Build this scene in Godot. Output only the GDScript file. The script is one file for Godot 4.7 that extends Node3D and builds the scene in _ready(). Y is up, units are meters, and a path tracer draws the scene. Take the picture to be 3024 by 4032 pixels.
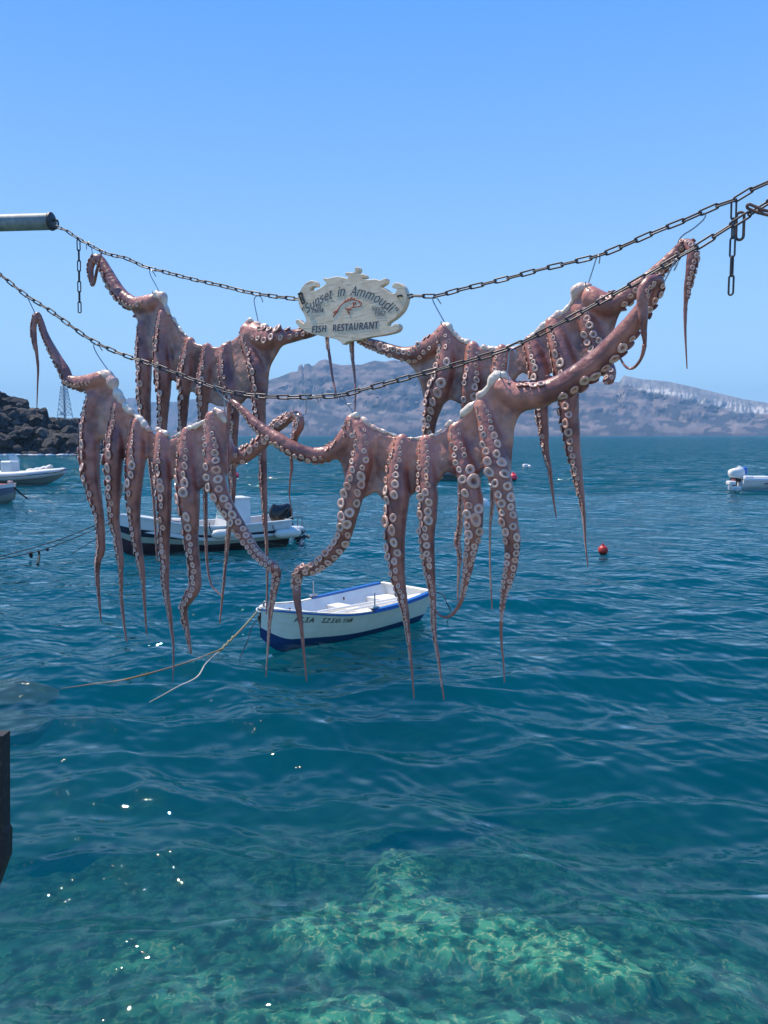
extends Node3D

const FOCAL := 3261.0
const EYE := Vector3(0, 3.0, 0)
const PITCH := -0.0927
var rng := RandomNumberGenerator.new()
var noise := FastNoiseLite.new()
var M := {}
var used := {}

# ---------------------------------------------------------------- mesh helper
class MB:
	var v := PackedVector3Array()
	var n := PackedVector3Array()
	var c := PackedColorArray()
	var uv := PackedVector2Array()
	var i := PackedInt32Array()
	func add(p: Vector3, nn: Vector3, col := Color.WHITE, t := Vector2.ZERO) -> int:
		v.append(p); n.append(nn); c.append(col); uv.append(t)
		return v.size() - 1
	func tri(a: int, b: int, d: int) -> void:
		var f := (v[d] - v[a]).cross(v[b] - v[a])
		if f.dot(n[a] + n[b] + n[d]) < 0.0:
			i.append(a); i.append(d); i.append(b)
		else:
			i.append(a); i.append(b); i.append(d)
	func quad(a: int, b: int, d: int, e: int) -> void:
		tri(a, b, d); tri(a, d, e)
	func flat_tri(a: Vector3, b: Vector3, d: Vector3, out: Vector3, col := Color.WHITE) -> void:
		var f := (b - a).cross(d - a).normalized()
		if f.dot(out) < 0.0: f = -f
		tri(add(a, f, col), add(b, f, col), add(d, f, col))
	func flat_quad(a: Vector3, b: Vector3, d: Vector3, e: Vector3, out: Vector3, col := Color.WHITE) -> void:
		var f := (d - a).cross(e - b).normalized()
		if f.dot(out) < 0.0: f = -f
		quad(add(a, f, col), add(b, f, col), add(d, f, col), add(e, f, col))
	# smooth normals from the faces, keeping the winding as it stands; flip says which way is out
	func smooth() -> void:
		n.fill(Vector3.ZERO)
		for k in range(0, i.size(), 3):
			var f := (v[i[k + 2]] - v[i[k]]).cross(v[i[k + 1]] - v[i[k]])
			n[i[k]] += f; n[i[k + 1]] += f; n[i[k + 2]] += f
		for k in n.size():
			n[k] = n[k].normalized() if n[k].length_squared() > 1e-20 else Vector3.UP
	func mesh() -> ArrayMesh:
		var a := []
		a.resize(Mesh.ARRAY_MAX)
		a[Mesh.ARRAY_VERTEX] = v; a[Mesh.ARRAY_NORMAL] = n; a[Mesh.ARRAY_COLOR] = c; a[Mesh.ARRAY_TEX_UV] = uv; a[Mesh.ARRAY_INDEX] = i
		var m := ArrayMesh.new()
		m.add_surface_from_arrays(Mesh.PRIMITIVE_TRIANGLES, a)
		return m
	# a tube along points; wide is the radius across, deep the share of it along the second axis
	func tube(p: Array, r: Array, sides := 8, col := Color.WHITE, closed := false, up := Vector3.UP, deep := 1.0, cols := []) -> void:
		var m := p.size()
		var first := v.size()
		var ref := up
		var dist := 0.0
		for k in m:
			var t: Vector3
			if closed: t = (p[(k + 1) % m] - p[(k + m - 1) % m]).normalized()
			else: t = (p[mini(k + 1, m - 1)] - p[maxi(k - 1, 0)]).normalized()
			var s := ref.cross(t)
			if s.length() < 0.05:
				s = (Vector3.RIGHT if absf(t.x) < 0.8 else Vector3.FORWARD).cross(t)
			s = s.normalized()
			var b := t.cross(s).normalized()
			ref = b
			var cc: Color = cols[k] if cols.size() else col
			if k > 0: dist += p[k].distance_to(p[k - 1])
			for j in sides:
				var a := TAU * j / sides
				var d := s * cos(a) + b * sin(a) * deep
				var nn := (s * cos(a) * deep + b * sin(a)).normalized()
				add(p[k] + d * float(r[k]), nn, cc, Vector2(float(j) / sides, dist))
		for k in (m if closed else m - 1):
			for j in sides:
				var a0 := first + k * sides + j
				var a1 := first + k * sides + (j + 1) % sides
				var b0 := first + ((k + 1) % m) * sides + j
				var b1 := first + ((k + 1) % m) * sides + (j + 1) % sides
				quad(a0, a1, b1, b0)
		if not closed:
			for e: int in [0, m - 1]:
				var t: Vector3 = (p[0] - p[1]) if e == 0 else (p[m - 1] - p[m - 2])
				t = t.normalized()
				var mid := add(p[e] + t * float(r[e]) * 0.35, t, cols[e] if cols.size() else col)
				for j in sides:
					var q0: int = first + e * sides + j
					var q1: int = first + e * sides + (j + 1) % sides
					tri(add(v[q0], (n[q0] + t).normalized(), c[q0]), add(v[q1], (n[q1] + t).normalized(), c[q1]), mid)
	# bevelled box in its own axes
	func box(x: Transform3D, size: Vector3, col := Color.WHITE, bev := 0.0) -> void:
		var h := size / 2.0
		bev = minf(bev, minf(h.x, minf(h.y, h.z)) * 0.9)
		var axes := [Vector3.RIGHT, Vector3.UP, Vector3.BACK]
		for ax in 3:
			for s in [-1.0, 1.0]:
				var a: Vector3 = axes[ax] * s
				var u: Vector3 = axes[(ax + 1) % 3]
				var w: Vector3 = axes[(ax + 2) % 3]
				var hu := h.dot(u) - bev
				var hw := h.dot(w) - bev
				var o := a * h.dot(a.abs())
				flat_quad(x * (o - u * hu - w * hw), x * (o + u * hu - w * hw), x * (o + u * hu + w * hw), x * (o - u * hu + w * hw), x.basis * a, col)
				if bev > 0.0:
					for t in [-1.0, 1.0]:
						var o2: Vector3 = u * t * h.dot(u)
						if s > 0.0 or true:
							var e0: Vector3 = o + u * t * hu
							var e1: Vector3 = a * (h.dot(a.abs()) - bev) + o2
							if ax == 0 or ax == 1 or ax == 2:
								flat_quad(x * (e0 - w * hw), x * (e0 + w * hw), x * (e1 + w * hw), x * (e1 - w * hw), x.basis * (a + u * t), col)
		if bev > 0.0:
			for sx in [-1.0, 1.0]:
				for sy in [-1.0, 1.0]:
					for sz in [-1.0, 1.0]:
						var q := Vector3(sx, sy, sz)
						var k := h - Vector3.ONE * bev
						flat_tri(x * (q * Vector3(h.x, k.y, k.z)), x * (q * Vector3(k.x, h.y, k.z)), x * (q * Vector3(k.x, k.y, h.z)), x.basis * q, col)
	# turned shape: profile of (radius, height) round the local y axis
	func lathe(x: Transform3D, prof: Array, sides := 16, col := Color.WHITE) -> void:
		var m := prof.size()
		for k in m - 1:
			var p0: Vector2 = prof[k]
			var p1: Vector2 = prof[k + 1]
			var e := p1 - p0
			if e.length() < 1e-6: continue
			var nn := Vector2(e.y, -e.x).normalized()
			var n0 := nn
			var n1 := nn
			if k > 0:
				var q: Vector2 = (p0 - prof[k - 1]).normalized()
				if q.dot(e.normalized()) > 0.7: n0 = (nn + Vector2(q.y, -q.x)).normalized()
			if k < m - 2:
				var q: Vector2 = (prof[k + 2] - p1).normalized()
				if q.dot(e.normalized()) > 0.7: n1 = (nn + Vector2(q.y, -q.x)).normalized()
			var f := v.size()
			for j in sides + 1:
				var a := TAU * j / sides
				var d := Vector3(cos(a), 0, sin(a))
				add(x * (d * p0.x + Vector3(0, p0.y, 0)), (x.basis * (d * n0.x + Vector3(0, n0.y, 0))).normalized(), col)
				add(x * (d * p1.x + Vector3(0, p1.y, 0)), (x.basis * (d * n1.x + Vector3(0, n1.y, 0))).normalized(), col)
			for j in sides:
				quad(f + j * 2, f + j * 2 + 2, f + j * 2 + 3, f + j * 2 + 1)

# ---------------------------------------------------------------- scene helpers
func ray(px: float, py: float) -> Vector3:
	return Vector3((px - 1512.0) / FOCAL, -(py - 2016.0) / FOCAL, -1.0).rotated(Vector3.RIGHT, PITCH)

func at(px: float, py: float, depth: float) -> Vector3:
	var r := ray(px, py)
	return EYE + r * (depth / -r.z)

func on_level(px: float, py: float, y: float) -> Vector3:
	var r := ray(px, py)
	return EYE + r * ((y - EYE.y) / r.y)

func numbered(called: String) -> String:
	var k: int = used.get(called, 0)
	used[called] = k + 1
	return called if k == 0 else "%s_%03d" % [called, k]

func obj(called: String, mesh: Mesh, m: Material, parent: Node3D = null) -> MeshInstance3D:
	var o := MeshInstance3D.new()
	o.mesh = mesh
	o.material_override = m
	if parent == null:
		o.name = numbered(called)
		add_child(o)
	else:
		var k: int = parent.get_meta("n_" + called, 0)
		parent.set_meta("n_" + called, k + 1)
		o.name = called if k == 0 else "%s_%03d" % [called, k]
		parent.add_child(o, true)
	return o

func tag(o: Node3D, label: String, category: String, group := "", kind := "") -> Node3D:
	if label: o.set_meta("label", label)
	if category: o.set_meta("category", category)
	if group: o.set_meta("group", group)
	if kind: o.set_meta("kind", kind)
	return o

func thing(called: String, pos: Vector3, label: String, category: String, group := "") -> Node3D:
	var o := Node3D.new()
	o.name = numbered(called)
	add_child(o)
	o.position = pos
	return tag(o, label, category, group)

func lin(r: float, g: float, b: float) -> Color:
	return Color(r, g, b).linear_to_srgb()

func mat(key: String, col: Color, rough := 0.6, metal := 0.0, vc := false) -> StandardMaterial3D:
	var m := StandardMaterial3D.new()
	m.resource_name = key
	m.albedo_color = col.linear_to_srgb()
	m.roughness = rough
	m.metallic = metal
	m.vertex_color_use_as_albedo = vc
	M[key] = m
	return m

# a grey noise picture that tiles: value range lo..hi
func noise_tex(size: int, freq: float, oct: int, lo: float, hi: float, sd: int, kind := FastNoiseLite.TYPE_SIMPLEX_SMOOTH, warp := 0.0) -> ImageTexture:
	var f := FastNoiseLite.new()
	f.seed = sd
	f.noise_type = kind
	f.frequency = freq
	f.fractal_octaves = oct
	if warp > 0.0:
		f.domain_warp_enabled = true
		f.domain_warp_amplitude = warp
		f.domain_warp_frequency = freq * 1.7
	var im := f.get_seamless_image(size, size)
	im.convert(Image.FORMAT_RGBF)
	var data := im.get_data().to_float32_array()
	for k in data.size():
		data[k] = lo + (hi - lo) * data[k]
	var out := Image.create_from_data(size, size, false, Image.FORMAT_RGBF, data.to_byte_array())
	return ImageTexture.create_from_image(out)

func triplanar(m: StandardMaterial3D, scale: float, world := false) -> void:
	m.uv1_triplanar = true
	m.uv1_world_triplanar = world
	m.uv1_scale = Vector3.ONE * scale

func bump(m: StandardMaterial3D, t: Texture2D, cm: float) -> void:
	m.heightmap_enabled = true
	m.heightmap_texture = t
	m.heightmap_scale = cm

func spline(p: Array, step: float) -> Array:   # Catmull-Rom through Vector3 points, resampled about every step
	var out := []
	var m := p.size()
	for k in m - 1:
		var a: Vector3 = p[maxi(k - 1, 0)]
		var b: Vector3 = p[k]
		var c: Vector3 = p[k + 1]
		var d: Vector3 = p[mini(k + 2, m - 1)]
		var cnt := maxi(1, ceili(b.distance_to(c) / step))
		for j in cnt:
			out.append(b.cubic_interpolate(c, a, d, float(j) / cnt))
	out.append(p[m - 1])
	return out

# ---------------------------------------------------------------- water
var waves := []
func make_waves() -> void:
	var r := RandomNumberGenerator.new()
	r.seed = 11
	var lam := 0.30
	while lam < 9.0:
		for k in 3:
			var l := lam * r.randf_range(0.88, 1.12)
			var ang := deg_to_rad(-78.0) + r.randfn(0.0, 0.55)
			var slope := 0.088 if l < 1.0 else 0.080 * pow(1.0 / l, 0.85)
			if l < 0.5: slope *= 0.8
			var kk := TAU / l
			waves.append([kk * cos(ang), kk * sin(ang), slope / kk * r.randf_range(0.6, 1.3), r.randf() * TAU, l])
		lam *= 1.33

func wave_at(x: float, z: float, cell: float, calm: float) -> Vector3:   # horizontal drift and height
	var y := 0.0
	var dx := 0.0
	var dz := 0.0
	for w in waves:
		var l: float = w[4]
		var fade := clampf(l / cell / 2.5 - 1.0, 0.0, 1.0)
		if fade <= 0.0: continue
		var ph: float = w[0] * x + w[1] * z + w[3]
		var a: float = w[2] * fade
		y += a * sin(ph)
		var q: float = 0.8 * a * cos(ph) * l / TAU
		dx += q * w[0]
		dz += q * w[1]
	return Vector3(dx, y, dz) * calm

func axis_lines(lo: float, hi: float, mid: float, core: float, fine: float, grow: float) -> PackedFloat32Array:
	var right := []
	var s := fine
	var p := mid + core
	while p < hi:
		right.append(p)
		s = maxf(fine, (p - mid - core) * grow + fine)
		p += s
	right.append(hi)
	var left := []
	p = mid - core
	while p > lo:
		left.append(p)
		s = maxf(fine, (mid - core - p) * grow + fine)
		p -= s
	left.append(lo)
	left.reverse()
	var out := PackedFloat32Array(left)
	p = mid - core + fine
	while p < mid + core - fine * 0.5:
		out.append(p)
		p += fine
	out.append_array(PackedFloat32Array(right))
	return out

func ripple_map(sd: int, n: int, count: int, lo: float, hi: float, steep: float, spread: float) -> ImageTexture:
	# a tile of crossing waves, lo to hi of them across it, as a normal map
	var r := RandomNumberGenerator.new()
	r.seed = sd
	var hx := PackedFloat32Array()
	var hz := PackedFloat32Array()
	hx.resize(n * n)
	hz.resize(n * n)
	for q in count:
		var l := lo * pow(hi / lo, r.randf())
		var ang := deg_to_rad(-80.0) + r.randfn(0.0, spread)
		var wx := roundf(l * cos(ang))
		var wz := roundf(l * sin(ang))
		var len := sqrt(wx * wx + wz * wz)
		if len < 1.0: continue
		var ph := r.randf() * TAU
		var s := steep / sqrt(count * 0.5) * r.randf_range(0.6, 1.3)
		var sb := PackedFloat32Array()
		var cb := PackedFloat32Array()
		var sa := PackedFloat32Array()
		var ca := PackedFloat32Array()
		for k in n:
			sa.append(sin(TAU * wx * k / n + ph)); ca.append(cos(TAU * wx * k / n + ph))
			sb.append(sin(TAU * wz * k / n)); cb.append(cos(TAU * wz * k / n))
		var ux := wx / len * s
		var uz := wz / len * s
		for b in n:
			var s2 := sb[b]
			var c2 := cb[b]
			var o := b * n
			for a in n:
				var d := ca[a] * c2 - sa[a] * s2
				d += 0.35 * (d * d - 0.5)
				hx[o + a] += d * ux
				hz[o + a] += d * uz
	var data := PackedFloat32Array()
	data.resize(n * n * 3)
	for k in n * n:
		var v := Vector3(-hx[k], hz[k], 1.0).normalized()
		data[k * 3] = v.x * 0.5 + 0.5
		data[k * 3 + 1] = v.y * 0.5 + 0.5
		data[k * 3 + 2] = v.z * 0.5 + 0.5
	return ImageTexture.create_from_image(Image.create_from_data(n, n, false, Image.FORMAT_RGBF, data.to_byte_array()))

func water_material(called: String, map: Texture2D, tile: float, rough: float) -> StandardMaterial3D:
	var m := StandardMaterial3D.new()
	m.resource_name = called
	m.transparency = BaseMaterial3D.TRANSPARENCY_ALPHA
	m.albedo_color = Color(0.0, 0.22, 0.33, 0.01)
	m.roughness = rough
	m.metallic_specular = 0.385
	m.normal_enabled = true
	m.normal_texture = map
	m.uv1_scale = Vector3(1.0 / tile, 1.0 / tile, 1)
	M[called] = m
	return m

func build_water() -> void:
	make_waves()
	var xs := axis_lines(-3000.0, 4200.0, 0.3, 2.6, 0.075, 0.024)
	var zs := axis_lines(-4700.0, 4.0, -5.5, 3.0, 0.06, 0.014)
	var gust := FastNoiseLite.new()
	gust.seed = 5
	gust.frequency = 0.06
	var nx := xs.size()
	var nz := zs.size()
	var cut := 0
	while zs[cut] < -42.0: cut += 1
	for part in 2:
		var mb := MB.new()
		var b0 := 0 if part == 1 else cut
		var b1 := cut if part == 1 else nz - 1
		for b in range(b0, b1 + 1):
			var cz: float = absf(zs[mini(b + 1, nz - 1)] - zs[maxi(b - 1, 0)]) * 0.5
			for a in nx:
				var cx: float = absf(xs[mini(a + 1, nx - 1)] - xs[maxi(a - 1, 0)]) * 0.5
				var x := xs[a]
				var z := zs[b]
				var cell := maxf(cx, cz)
				var d := Vector3.ZERO
				if cell < 4.5:
					d = wave_at(x, z, cell, 0.95 + 0.45 * gust.get_noise_2d(x, z * 1.6))
				mb.add(Vector3(x + d.x, d.y, z + d.z), Vector3.UP, Color.WHITE, Vector2(x, z))
		for b in b1 - b0:
			for a in nx - 1:
				var k := b * nx + a
				mb.quad(k, k + 1, k + nx + 1, k + nx)
		mb.smooth()
		if part == 0:
			tag(obj("sea", mb.mesh(), water_material("sea_near", ripple_map(4, 512, 36, 4.0, 24.0, 0.17, 0.6), 3.1, 0.014)), "blue green rippled water of the bay beside the quay", "", "", "structure")
		else:
			tag(obj("sea", mb.mesh(), water_material("sea_far", ripple_map(8, 512, 44, 4.0, 80.0, 0.52, 0.6), 37.0, 0.05)), "deep blue choppy sea reaching to the island", "", "", "structure")
	# the water itself, which scatters the sunlight that enters it
	var fog := FogVolume.new()
	fog.name = "sea_water"
	fog.shape = 3
	fog.size = Vector3(7400, 30.0, 4900)
	fog.position = Vector3(600, -15.06, -2400)
	var fm := FogMaterial.new()
	fm.density = WATER_DENSITY
	fm.albedo = lin(0.0, 0.198, 0.262)
	fog.material = fm
	add_child(fog)
	tag(fog, "clear blue green water under the surface of the bay", "", "", "structure")

const WATER_DENSITY := 0.25

func build_seabed() -> void:
	var f := FastNoiseLite.new()
	f.seed = 21
	f.frequency = 0.16
	f.fractal_octaves = 4
	var g := FastNoiseLite.new()
	g.seed = 22
	g.frequency = 0.7
	g.fractal_octaves = 3
	var xs := axis_lines(-60.0, 60.0, 0.3, 3.5, 0.12, 0.06)
	var zs := axis_lines(-160.0, 4.0, -6.0, 3.5, 0.12, 0.06)
	var mb := MB.new()
	for z in zs:
		for x in xs:
			var d := -z
			var y := -1.9 - 0.16 * clampf(d - 4.0, -6.0, 10.0) - 0.13 * clampf(d - 14.0, 0.0, 60.0) - 0.10 * maxf(0.0, x - 1.5) * (1.0 if x < 20.0 else 0.6)
			y += 0.45 * f.get_noise_2d(x, z) * (1.0 + 0.05 * d) + 0.22 * g.get_noise_2d(x, z)
			mb.add(Vector3(x, maxf(y, -26.0), z), Vector3.UP, Color.WHITE, Vector2(x, z))
	var nx := xs.size()
	for b in zs.size() - 1:
		for a in nx - 1:
			var k := b * nx + a
			mb.quad(k, k + 1, k + nx + 1, k + nx)
	mb.smooth()
	var m := mat("seabed", Color(1, 1, 1), 0.9)
	m.albedo_texture = weed_tex(31, [Color(0.006, 0.04, 0.034), Color(0.016, 0.13, 0.09), Color(0.03, 0.23, 0.145), Color(0.10, 0.42, 0.23)], [0.0, 0.38, 0.60, 1.0])
	triplanar(m, 0.28, true)
	tag(obj("seabed", mb.mesh(), m), "weedy green rocky sea floor under the clear water", "", "", "structure")

func build_reef() -> void:
	# shallow shelf before the quay: dark weed, pale rock patch with painted sunlight ripples
	var bumps := []
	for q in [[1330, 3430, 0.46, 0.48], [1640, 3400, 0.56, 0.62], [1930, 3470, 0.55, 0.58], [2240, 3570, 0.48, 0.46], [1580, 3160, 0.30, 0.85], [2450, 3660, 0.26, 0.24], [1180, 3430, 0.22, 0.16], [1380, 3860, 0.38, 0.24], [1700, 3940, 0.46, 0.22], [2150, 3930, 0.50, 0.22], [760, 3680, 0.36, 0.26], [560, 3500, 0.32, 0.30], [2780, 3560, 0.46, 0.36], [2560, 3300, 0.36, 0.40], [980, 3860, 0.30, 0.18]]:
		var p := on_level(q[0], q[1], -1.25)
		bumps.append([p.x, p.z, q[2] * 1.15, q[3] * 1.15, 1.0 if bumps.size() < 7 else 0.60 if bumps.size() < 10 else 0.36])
	var f := FastNoiseLite.new()
	f.seed = 24
	f.frequency = 0.9
	f.fractal_octaves = 4
	var crack := FastNoiseLite.new()
	crack.seed = 25
	crack.noise_type = FastNoiseLite.TYPE_CELLULAR
	crack.cellular_return_type = FastNoiseLite.RETURN_DISTANCE2_SUB
	crack.frequency = 1.9
	crack.domain_warp_enabled = true
	crack.domain_warp_amplitude = 0.35
	crack.domain_warp_frequency = 1.4
	var mb := MB.new()
	var n0 := 300
	var n1 := 210
	for b in n1 + 1:
		for a in n0 + 1:
			var x := lerpf(-5.5, 6.0, float(a) / n0)
			var z := lerpf(-11.5, -1.0, float(b) / n1)
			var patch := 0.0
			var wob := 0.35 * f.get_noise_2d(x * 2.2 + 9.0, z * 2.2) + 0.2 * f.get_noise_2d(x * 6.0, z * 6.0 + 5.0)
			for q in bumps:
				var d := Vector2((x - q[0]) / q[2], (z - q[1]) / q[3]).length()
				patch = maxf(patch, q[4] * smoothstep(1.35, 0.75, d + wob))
			var y := -1.42 - 0.20 * maxf(0.0, -z - 5.2) - 0.16 * maxf(0.0, x - 2.2) - 0.10 * maxf(0.0, -1.5 - x) + 0.13 * patch
			y += 0.09 * f.get_noise_2d(x, z) + 0.025 * f.get_noise_2d(x * 5.0 + 40.0, z * 5.0) - 0.05 * smoothstep(-0.82, -1.0, crack.get_noise_2d(x, z * 1.3))
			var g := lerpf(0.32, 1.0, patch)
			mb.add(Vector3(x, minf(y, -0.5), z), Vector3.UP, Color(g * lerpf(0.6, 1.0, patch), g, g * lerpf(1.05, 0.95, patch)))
	for b in n1:
		for a in n0:
			var k := b * (n0 + 1) + a
			mb.quad(k, k + 1, k + n0 + 2, k + n0 + 1)
	mb.smooth()
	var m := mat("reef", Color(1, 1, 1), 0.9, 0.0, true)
	m.albedo_texture = weed_caustic_tex(59)
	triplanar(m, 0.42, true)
	tag(obj("reef_shelf", mb.mesh(), m), "shallow shelf of dark weed and pale rock with painted sunlight ripples under clear water", "", "", "structure")

# sea bed colour: dark weed, emerald turf, sunlight network painted as pale veins
func weed_caustic_tex(sd: int) -> ImageTexture:
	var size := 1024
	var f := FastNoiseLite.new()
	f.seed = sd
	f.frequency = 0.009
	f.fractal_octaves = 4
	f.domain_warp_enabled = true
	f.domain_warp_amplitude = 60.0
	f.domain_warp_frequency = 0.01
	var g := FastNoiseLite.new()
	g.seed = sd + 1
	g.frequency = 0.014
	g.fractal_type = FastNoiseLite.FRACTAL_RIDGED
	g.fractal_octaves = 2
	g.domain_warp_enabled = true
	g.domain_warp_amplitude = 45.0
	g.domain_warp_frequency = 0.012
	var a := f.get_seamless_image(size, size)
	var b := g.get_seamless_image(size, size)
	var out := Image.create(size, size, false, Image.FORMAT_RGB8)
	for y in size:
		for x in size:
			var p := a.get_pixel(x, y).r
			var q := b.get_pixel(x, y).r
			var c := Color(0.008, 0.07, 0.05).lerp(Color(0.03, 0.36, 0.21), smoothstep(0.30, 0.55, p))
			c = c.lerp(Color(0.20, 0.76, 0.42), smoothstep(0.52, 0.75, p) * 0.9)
			c = c.lerp(Color(0.78, 0.98, 0.50), smoothstep(0.70, 0.93, q) * smoothstep(0.28, 0.60, p))  # pale wandering veins: sun caustics put into the colour
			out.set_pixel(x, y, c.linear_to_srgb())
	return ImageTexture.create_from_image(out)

# mottled growth: warped noise through a colour ramp
func weed_tex(sd: int, cols: Array, stops: Array, size := 512, freq := 0.012, warp := 40.0) -> ImageTexture:
	var f := FastNoiseLite.new()
	f.seed = sd
	f.frequency = freq
	f.fractal_octaves = 5
	f.domain_warp_enabled = true
	f.domain_warp_amplitude = warp
	f.domain_warp_frequency = freq * 1.3
	var im := f.get_seamless_image(size, size)
	var grad := Gradient.new()
	grad.offsets = PackedFloat32Array(stops)
	var pc := PackedColorArray()
	for c in cols: pc.append(c)
	grad.colors = pc
	var out := Image.create(size, size, false, Image.FORMAT_RGB8)
	for b in size:
		for a in size:
			out.set_pixel(a, b, grad.sample(im.get_pixel(a, b).r).linear_to_srgb())
	return ImageTexture.create_from_image(out)

# ---------------------------------------------------------------- the land beyond
func interp(t: Array, x: float) -> float:
	for k in t.size() - 1:
		if x <= t[k + 1][0]:
			var u := clampf((x - t[k][0]) / (t[k + 1][0] - t[k][0]), 0.0, 1.0)
			return lerpf(t[k][1], t[k + 1][1], u)
	return t[t.size() - 1][1]

func build_island() -> void:
	# crest of the island: bearing (as seen from the quay) against height; metres at 2600 m
	var crest := [[640, 1722], [760, 1660], [880, 1590], [980, 1540], [1055, 1501], [1104, 1488], [1153, 1468], [1178, 1466], [1181, 1440], [1194, 1438], [1197, 1464], [1201, 1438], [1222, 1436], [1230, 1446], [1245, 1440], [1261, 1424], [1288, 1419], [1310, 1434], [1345, 1442], [1390, 1440], [1425, 1440], [1451, 1431], [1473, 1424], [1516, 1429], [1549, 1420], [1587, 1429], [1700, 1446], [1850, 1462], [1980, 1478], [2035, 1476], [2056, 1470], [2080, 1478], [2164, 1486], [2300, 1502], [2428, 1508], [2436, 1498], [2445, 1481], [2510, 1495], [2618, 1505], [2713, 1525], [2801, 1546], [2916, 1573], [3024, 1590], [3200, 1612], [3500, 1650], [3900, 1725]]
	var nu := 700
	var nv := 56
	var f := FastNoiseLite.new()
	f.seed = 77
	f.frequency = 0.006
	f.fractal_octaves = 5
	f.fractal_type = FastNoiseLite.FRACTAL_RIDGED
	var g := FastNoiseLite.new()
	g.seed = 78
	g.frequency = 0.004
	g.fractal_octaves = 5
	var h := FastNoiseLite.new()
	h.seed = 79
	h.frequency = 0.02
	h.fractal_octaves = 4
	var mb := MB.new()
	var purple := Color(0.140, 0.108, 0.106)
	var rust := Color(0.180, 0.122, 0.105)
	var dark := Color(0.020, 0.024, 0.032)
	var tan := Color(0.27, 0.21, 0.18)
	var white := Color(0.64, 0.58, 0.49)
	var grey := Color(0.17, 0.165, 0.165)
	for a in nu + 1:
		var px := lerpf(640.0, 3900.0, float(a) / nu)
		var bearing := (px - 1512.0) / FOCAL
		var shore := 2350.0 + 60.0 * g.get_noise_1d(px * 0.4)
		var top_d := shore + 420.0
		var top := maxf(1.0, (1713.0 - interp(crest, px)) / FOCAL * top_d + 3.0)
		var wcap := smoothstep(2425.0, 2450.0, px) * 1.0 + 0.35 * smoothstep(1990.0, 2030.0, px) * (1.0 - smoothstep(2425.0, 2450.0, px))
		for b in nv + 1:
			var t := float(b) / nv
			var d: float
			var y: float
			if t < 0.86:
				var s := t / 0.86
				# cliffs and benches
				var shape := pow(s, 0.85) + 0.035 * sin(s * 21.0 + 2.5 * g.get_noise_2d(px * 1.2, 0.0)) * sin(PI * s)
				d = lerpf(shore, top_d, s)
				y = top * (shape + 0.016 * sin(s * 38.0 + 3.0 * g.get_noise_2d(px * 0.8, 7.0)) * sin(PI * s))
				var amp := 26.0 * sin(PI * clampf(s * 1.02, 0.0, 1.0))
				var lean := px + y * 0.5
				d += f.get_noise_2d(lean * 0.55, y * 1.0) * amp * 1.6 + h.get_noise_2d(lean, y * 1.5) * amp * 0.5
				y += g.get_noise_2d(px * 0.8 + 500.0, s * 300.0) * amp * 0.5
			else:
				var s := (t - 0.86) / 0.14
				d = top_d + s * 900.0
				y = top * (1.0 - s * s)
			var p := Vector3(bearing * d, y - (2.0 if b == 0 else 0.0), -d)
			# bands of rock
			var s2 := y / maxf(top, 1.0)
			var band := g.get_noise_2d(px * 1.3, y * 6.5) + 0.6 * h.get_noise_2d(px * 0.7, y * 3.0)
			var c := purple.lerp(rust, clampf(0.5 + 1.6 * g.get_noise_2d(px * 0.7 + 90.0, y * 3.0), 0.0, 1.0))
			c = c.lerp(tan, clampf(1.8 * h.get_noise_2d(px * 0.6, y * 1.4 + 70.0) - 0.1, 0.0, 0.7))
			c = c.lerp(dark, smoothstep(0.02, 0.12, band) * 0.95)
			var hb := y + 13.0 * g.get_noise_2d(px * 1.6, 40.0) + 6.0 * h.get_noise_2d(px * 1.5, y * 0.6)
			var ledge := smoothstep(0.30, 0.75, sin(hb * 0.15)) * clampf(0.55 + 1.6 * g.get_noise_2d(px * 0.9 + 300.0, y * 1.5), 0.0, 1.0)
			c = c.lerp(dark, ledge * 0.75)
			var streak := h.get_noise_2d(px * 3.0 + y * 0.4, y * 0.45)
			var wlow := lerpf(0.84, 0.60, clampf((px - 2430.0) / 500.0, 0.0, 1.0)) - 0.05 - 0.08 * g.get_noise_1d(px * 4.0) + 0.05 * streak
			var cap := smoothstep(wlow, wlow + 0.04, s2) * wcap
			var wc := grey.lerp(white, smoothstep(-0.10, 0.22, streak * 1.6 + 0.4 * band) * (1.0 - 0.8 * smoothstep(0.80, 0.93, s2 + 0.3 * streak)))
			c = c.lerp(wc, cap)
			if y < 7.0: c = c.lerp(dark, 0.6)
			mb.add(p, Vector3.UP, c)
	for a in nu:
		for b in nv:
			var k := a * (nv + 1) + b
			mb.quad(k, k + 1, k + nv + 2, k + nv + 1)
	mb.smooth()
	for k in mb.n.size():
		if mb.n[k].y < 0.0: mb.n[k] = -mb.n[k]
	var m := mat("island_rock", Color(1, 1, 1), 0.95, 0.0, true)
	tag(obj("island_hills", mb.mesh(), m), "long purple brown volcanic island with pale cliffs across the bay", "", "", "structure")
	# farther, paler land behind its low end
	var far_crest := [[300, 1716], [380, 1660], [440, 1600], [488, 1577], [515, 1564], [540, 1566], [560, 1574], [600, 1580], [700, 1579], [771, 1568], [830, 1572], [960, 1560], [1055, 1500], [1120, 1530], [1300, 1600], [1500, 1716]]
	mb = MB.new()
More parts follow.
